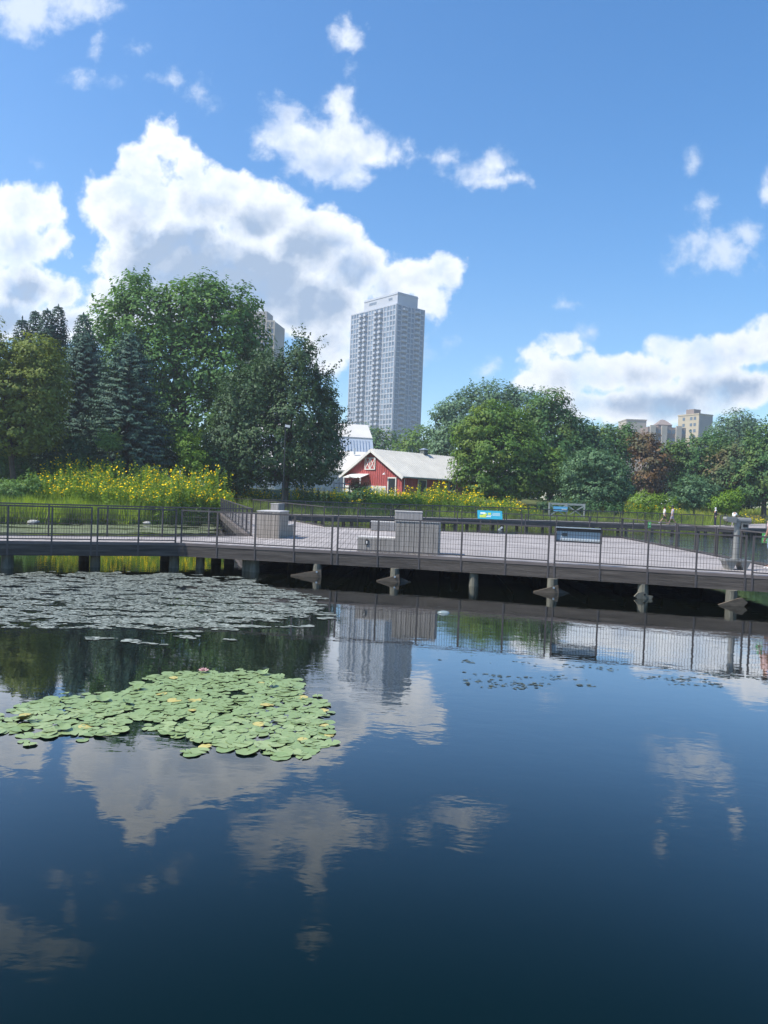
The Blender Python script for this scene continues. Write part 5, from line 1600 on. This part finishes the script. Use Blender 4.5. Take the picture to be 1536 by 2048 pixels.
def sky():
    w = bpy.data.worlds.new('World'); S.world = w; w.use_nodes = True
    nt = w.node_tree; nt.nodes.clear(); L = nt.links.new
    out = nt.nodes.new('ShaderNodeOutputWorld')
    skyn = N(nt, 'ShaderNodeTexSky', sky_type='NISHITA', sun_disc=False)
    skyn.sun_elevation = SUN_EL
    skyn.sun_rotation = -SUN_AZ            # rotation 0 looks along +y, positive turns toward +x
    skyn.air_density = 1.0; skyn.dust_density = .9; skyn.ozone_density = 2.2; skyn.altitude = 200
    bgs = N(nt, 'ShaderNodeBackground', i_Strength=.14)
    gm = N(nt, 'ShaderNodeHueSaturation', i_Saturation=1.36, i_Value=1.12); L(skyn.outputs[0], gm.inputs['Color']); L(gm.outputs[0], bgs.inputs[0])

    # cloud field: heaps placed by direction (u = east/north, v = height/north of the view line), with broken edges
    def field(nm, blobs, k):
        g = bpy.data.node_groups.new(nm, 'ShaderNodeTree')
        g.interface.new_socket('uv', in_out='INPUT', socket_type='NodeSocketVector')
        g.interface.new_socket('F', in_out='OUTPUT', socket_type='NodeSocketFloat')
        gi, go = g.nodes.new('NodeGroupInput'), g.nodes.new('NodeGroupOutput')
        acc = None
        for px, py, rx, ry in blobs:
            d = ray(px, py); u, v = d.x / d.y, d.z / d.y
            ru, rv = rx / FOC, ry / FOC; rm = math.sqrt(ru * rv)
            a_ = N(g, 'ShaderNodeVectorMath', operation='MULTIPLY_ADD'); a_.inputs[1].default_value = (1 / ru, 1 / rv, 0); a_.inputs[2].default_value = (-u / ru, -v / rv, 0)
            g.links.new(gi.outputs[0], a_.inputs[0])
            le = N(g, 'ShaderNodeVectorMath', operation='LENGTH'); g.links.new(a_.outputs[0], le.inputs[0])
            s = N(g, 'ShaderNodeMath', operation='MULTIPLY_ADD'); s.inputs[1].default_value = -rm; s.inputs[2].default_value = rm
            g.links.new(le.outputs['Value'], s.inputs[0])
            if acc is None: acc = s
            else:
                m_ = N(g, 'ShaderNodeMath', operation='SMOOTH_MAX'); m_.inputs[2].default_value = k
                g.links.new(acc.outputs[0], m_.inputs[0]); g.links.new(s.outputs[0], m_.inputs[1]); acc = m_
        g.links.new(acc.outputs[0], go.inputs[0])
        return g
    gh, gs, gm_, gc = field('heap_clouds', HARD, .012), field('wisp_clouds', [(a_, b, c * 1.2, d * 1.2) for a_, b, c, d in SOFT], .01), field('small_clouds', MIDC, .012), field('cloud_cores', CORE, .05)
    tc = N(nt, 'ShaderNodeTexCoord')
    sp = N(nt, 'ShaderNodeSeparateXYZ'); L(tc.outputs['Generated'], sp.inputs[0])
    ym = N(nt, 'ShaderNodeMath', operation='MAXIMUM'); ym.inputs[1].default_value = .05; L(sp.outputs[1], ym.inputs[0])
    du = N(nt, 'ShaderNodeMath', operation='DIVIDE'); L(sp.outputs[0], du.inputs[0]); L(ym.outputs[0], du.inputs[1])
    dv = N(nt, 'ShaderNodeMath', operation='DIVIDE'); L(sp.outputs[2], dv.inputs[0]); L(ym.outputs[0], dv.inputs[1])
    uv = N(nt, 'ShaderNodeCombineXYZ'); L(du.outputs[0], uv.inputs[0]); L(dv.outputs[0], uv.inputs[1])
    # billows: big warp, cauliflower and fine fray
    def nz(scale, det, rough, src, typ='FBM'):
        n_ = N(nt, 'ShaderNodeTexNoise', i_Scale=scale, i_Detail=det, i_Roughness=rough); L(src, n_.inputs['Vector']); return n_
    w1 = nz(7., 3., .55, uv.outputs[0])
    sub = N(nt, 'ShaderNodeVectorMath', operation='SUBTRACT'); sub.inputs[1].default_value = (.5, .5, .5); L(w1.outputs['Color'], sub.inputs[0])
    mad = N(nt, 'ShaderNodeVectorMath', operation='MULTIPLY_ADD'); mad.inputs[1].default_value = (.035, .035, 0); L(sub.outputs[0], mad.inputs[0]); L(uv.outputs[0], mad.inputs[2])
    def evalF(grp, vec):
        n_ = nt.nodes.new('ShaderNodeGroup'); n_.node_tree = grp; L(vec, n_.inputs[0]); return n_.outputs[0]
    Fh = evalF(gh, mad.outputs[0])
    vo = N(nt, 'ShaderNodeTexVoronoi', feature='SMOOTH_F1', i_Scale=26., i_Detail=4., i_Roughness=.55, i_Smoothness=.2); vo.normalize = True
    L(mad.outputs[0], vo.inputs['Vector'])
    n2 = nz(30., 6., .62, mad.outputs[0])
    def mth(op, a_, b=None, c=None):
        n_ = N(nt, 'ShaderNodeMath', operation=op)
        for i, x in enumerate((a_, b, c)):
            if x is None: continue
            if isinstance(x, (int, float)): n_.inputs[i].default_value = x
            else: L(x, n_.inputs[i])
        return n_.outputs[0]
    def mr(x, a_, b, c=0., d=1., smooth=True):
        n_ = N(nt, 'ShaderNodeMapRange'); n_.interpolation_type = 'SMOOTHSTEP' if smooth else 'LINEAR'
        for i, q in enumerate((a_, b, c, d)): n_.inputs[i + 1].default_value = q
        L(x, n_.inputs[0]); return n_.outputs[0]
    vor = mth('MULTIPLY_ADD', vo.outputs['Distance'], -.058, .019)
    frn = mth('MULTIPLY_ADD', n2.outputs[0], .036, -.018)
    edge = mth('ADD', vor, frn)
    D = mth('ADD', Fh, edge)
    a1 = mr(D, -.003, .013)
    # smaller heaps: ragged and half see-through
    Dm = mth('ADD', evalF(gm_, mad.outputs[0]), mth('ADD', mth('MULTIPLY', edge, .8), mth('MULTIPLY_ADD', n2.outputs[0], .03, -.015)))
    tz = nz(11., 4., .6, uv.outputs[0]).outputs[0]
    a2 = mth('MULTIPLY', mr(Dm, -.006, .026), mr(tz, .30, .60, .5, .95))
    a1 = mth('MULTIPLY', a1, mth('MAXIMUM', mr(tz, .3, .55, .66, 1.), mr(D, .025, .07)))
    alpha = mth('MAXIMUM', a1, a2)
    ws = mth('ADD', evalF(gs, mad.outputs[0]), mth('MULTIPLY_ADD', n2.outputs[0], .10, -.052))
    aw = mth('MULTIPLY', mr(ws, -.008, .04), .7)
    # relief: billows turned from the sun fall off toward grey, thick cores greyest
    of2 = N(nt, 'ShaderNodeVectorMath', operation='ADD'); of2.inputs[1].default_value = (-.010, .014, 0); L(mad.outputs[0], of2.inputs[0])
    rel = mth('SUBTRACT', nz(17., 5., .56, of2.outputs[0]).outputs[0], nz(17., 5., .56, mad.outputs[0]).outputs[0])
    core = mr(mth('ADD', evalF(gc, mad.outputs[0]), mth('MULTIPLY_ADD', nz(6., 4., .6, uv.outputs[0]).outputs[0], .09, -.045)), -.03, .075)
    core = mth('MULTIPLY', core, mr(D, .004, .045))
    inn = mr(mth('MAXIMUM', D, Dm), .002, .04)
    shade = mth('ADD', mth('MULTIPLY', core, .82), mth('MULTIPLY', inn, mth('MULTIPLY_ADD', rel, 1.5, .22)))
    shade = mth('MINIMUM', mth('MAXIMUM', shade, 0.), 1.)
    cm = N(nt, 'ShaderNodeMix', data_type='RGBA'); cm.inputs[6].default_value = (.86, .89, .925, 1); cm.inputs[7].default_value = (.29, .385, .53, 1)
    L(shade, cm.inputs[0])
    bgc = N(nt, 'ShaderNodeBackground', i_Strength=1.); L(cm.outputs[2], bgc.inputs[0])
    bgw = N(nt, 'ShaderNodeBackground', i_Strength=1.); bgw.inputs[0].default_value = (.75, .80, .86, 1)
    # only the half of the sky ahead carries these heaps
    front = mr(sp.outputs[1], .05, .25)
    m1 = N(nt, 'ShaderNodeMixShader'); L(mth('MULTIPLY', aw, front), m1.inputs[0]); L(bgs.outputs[0], m1.inputs[1]); L(bgw.outputs[0], m1.inputs[2])
    m2 = N(nt, 'ShaderNodeMixShader'); L(mth('MULTIPLY', alpha, front), m2.inputs[0]); L(m1.outputs[0], m2.inputs[1]); L(bgc.outputs[0], m2.inputs[2])
    L(m2.outputs[0], out.inputs[0])
    w.cycles.sampling_method = 'NONE'


sky()

sun = bpy.data.lights.new('sun', 'SUN'); sun.energy = 4.6; sun.angle = math.radians(.53); sun.color = (1, .95, .87)
so = bpy.data.objects.new('sun', sun); COL.objects.link(so)
so.rotation_euler = (-SDIR).to_track_quat('-Z', 'Y').to_euler()

HAZE = .0006
if HAZE:
    m, nt, out = new_mat('haze')
    pv = N(nt, 'ShaderNodeVolumePrincipled', i_Density=HAZE, i_Anisotropy=.3); pv.inputs['Color'].default_value = (.86, .92, 1, 1)
    nt.links.new(pv.outputs[0], out.inputs['Volume'])
    o = MB().box((0, 250, 62), (700, 620, 130)).build('haze', m); tag(o, kind='stuff')

cam = bpy.data.cameras.new('camera'); cam.sensor_fit = 'VERTICAL'; cam.sensor_height = 36; cam.lens = 36 * FOC / 2048
cam.clip_end = 8000; cam.clip_start = .1
co = bpy.data.objects.new('camera', cam); COL.objects.link(co)
mt = Matrix((RIGHT, UP, -FWD)).transposed().to_4x4(); mt.translation = (0, 0, EYE)
co.matrix_world = mt
S.camera = co
S.render.resolution_x, S.render.resolution_y = 768, 1024
S.view_settings.view_transform = 'Standard'; S.view_settings.look = 'None'; S.view_settings.gamma = 1; S.view_settings.exposure = .47
S.view_settings.use_curve_mapping = False
S.cycles.max_bounces = 8; S.cycles.diffuse_bounces = 2; S.cycles.glossy_bounces = 4; S.cycles.transmission_bounces = 4; S.cycles.volume_bounces = 0
S.cycles.caustics_reflective = False
S.cycles.use_denoising = True
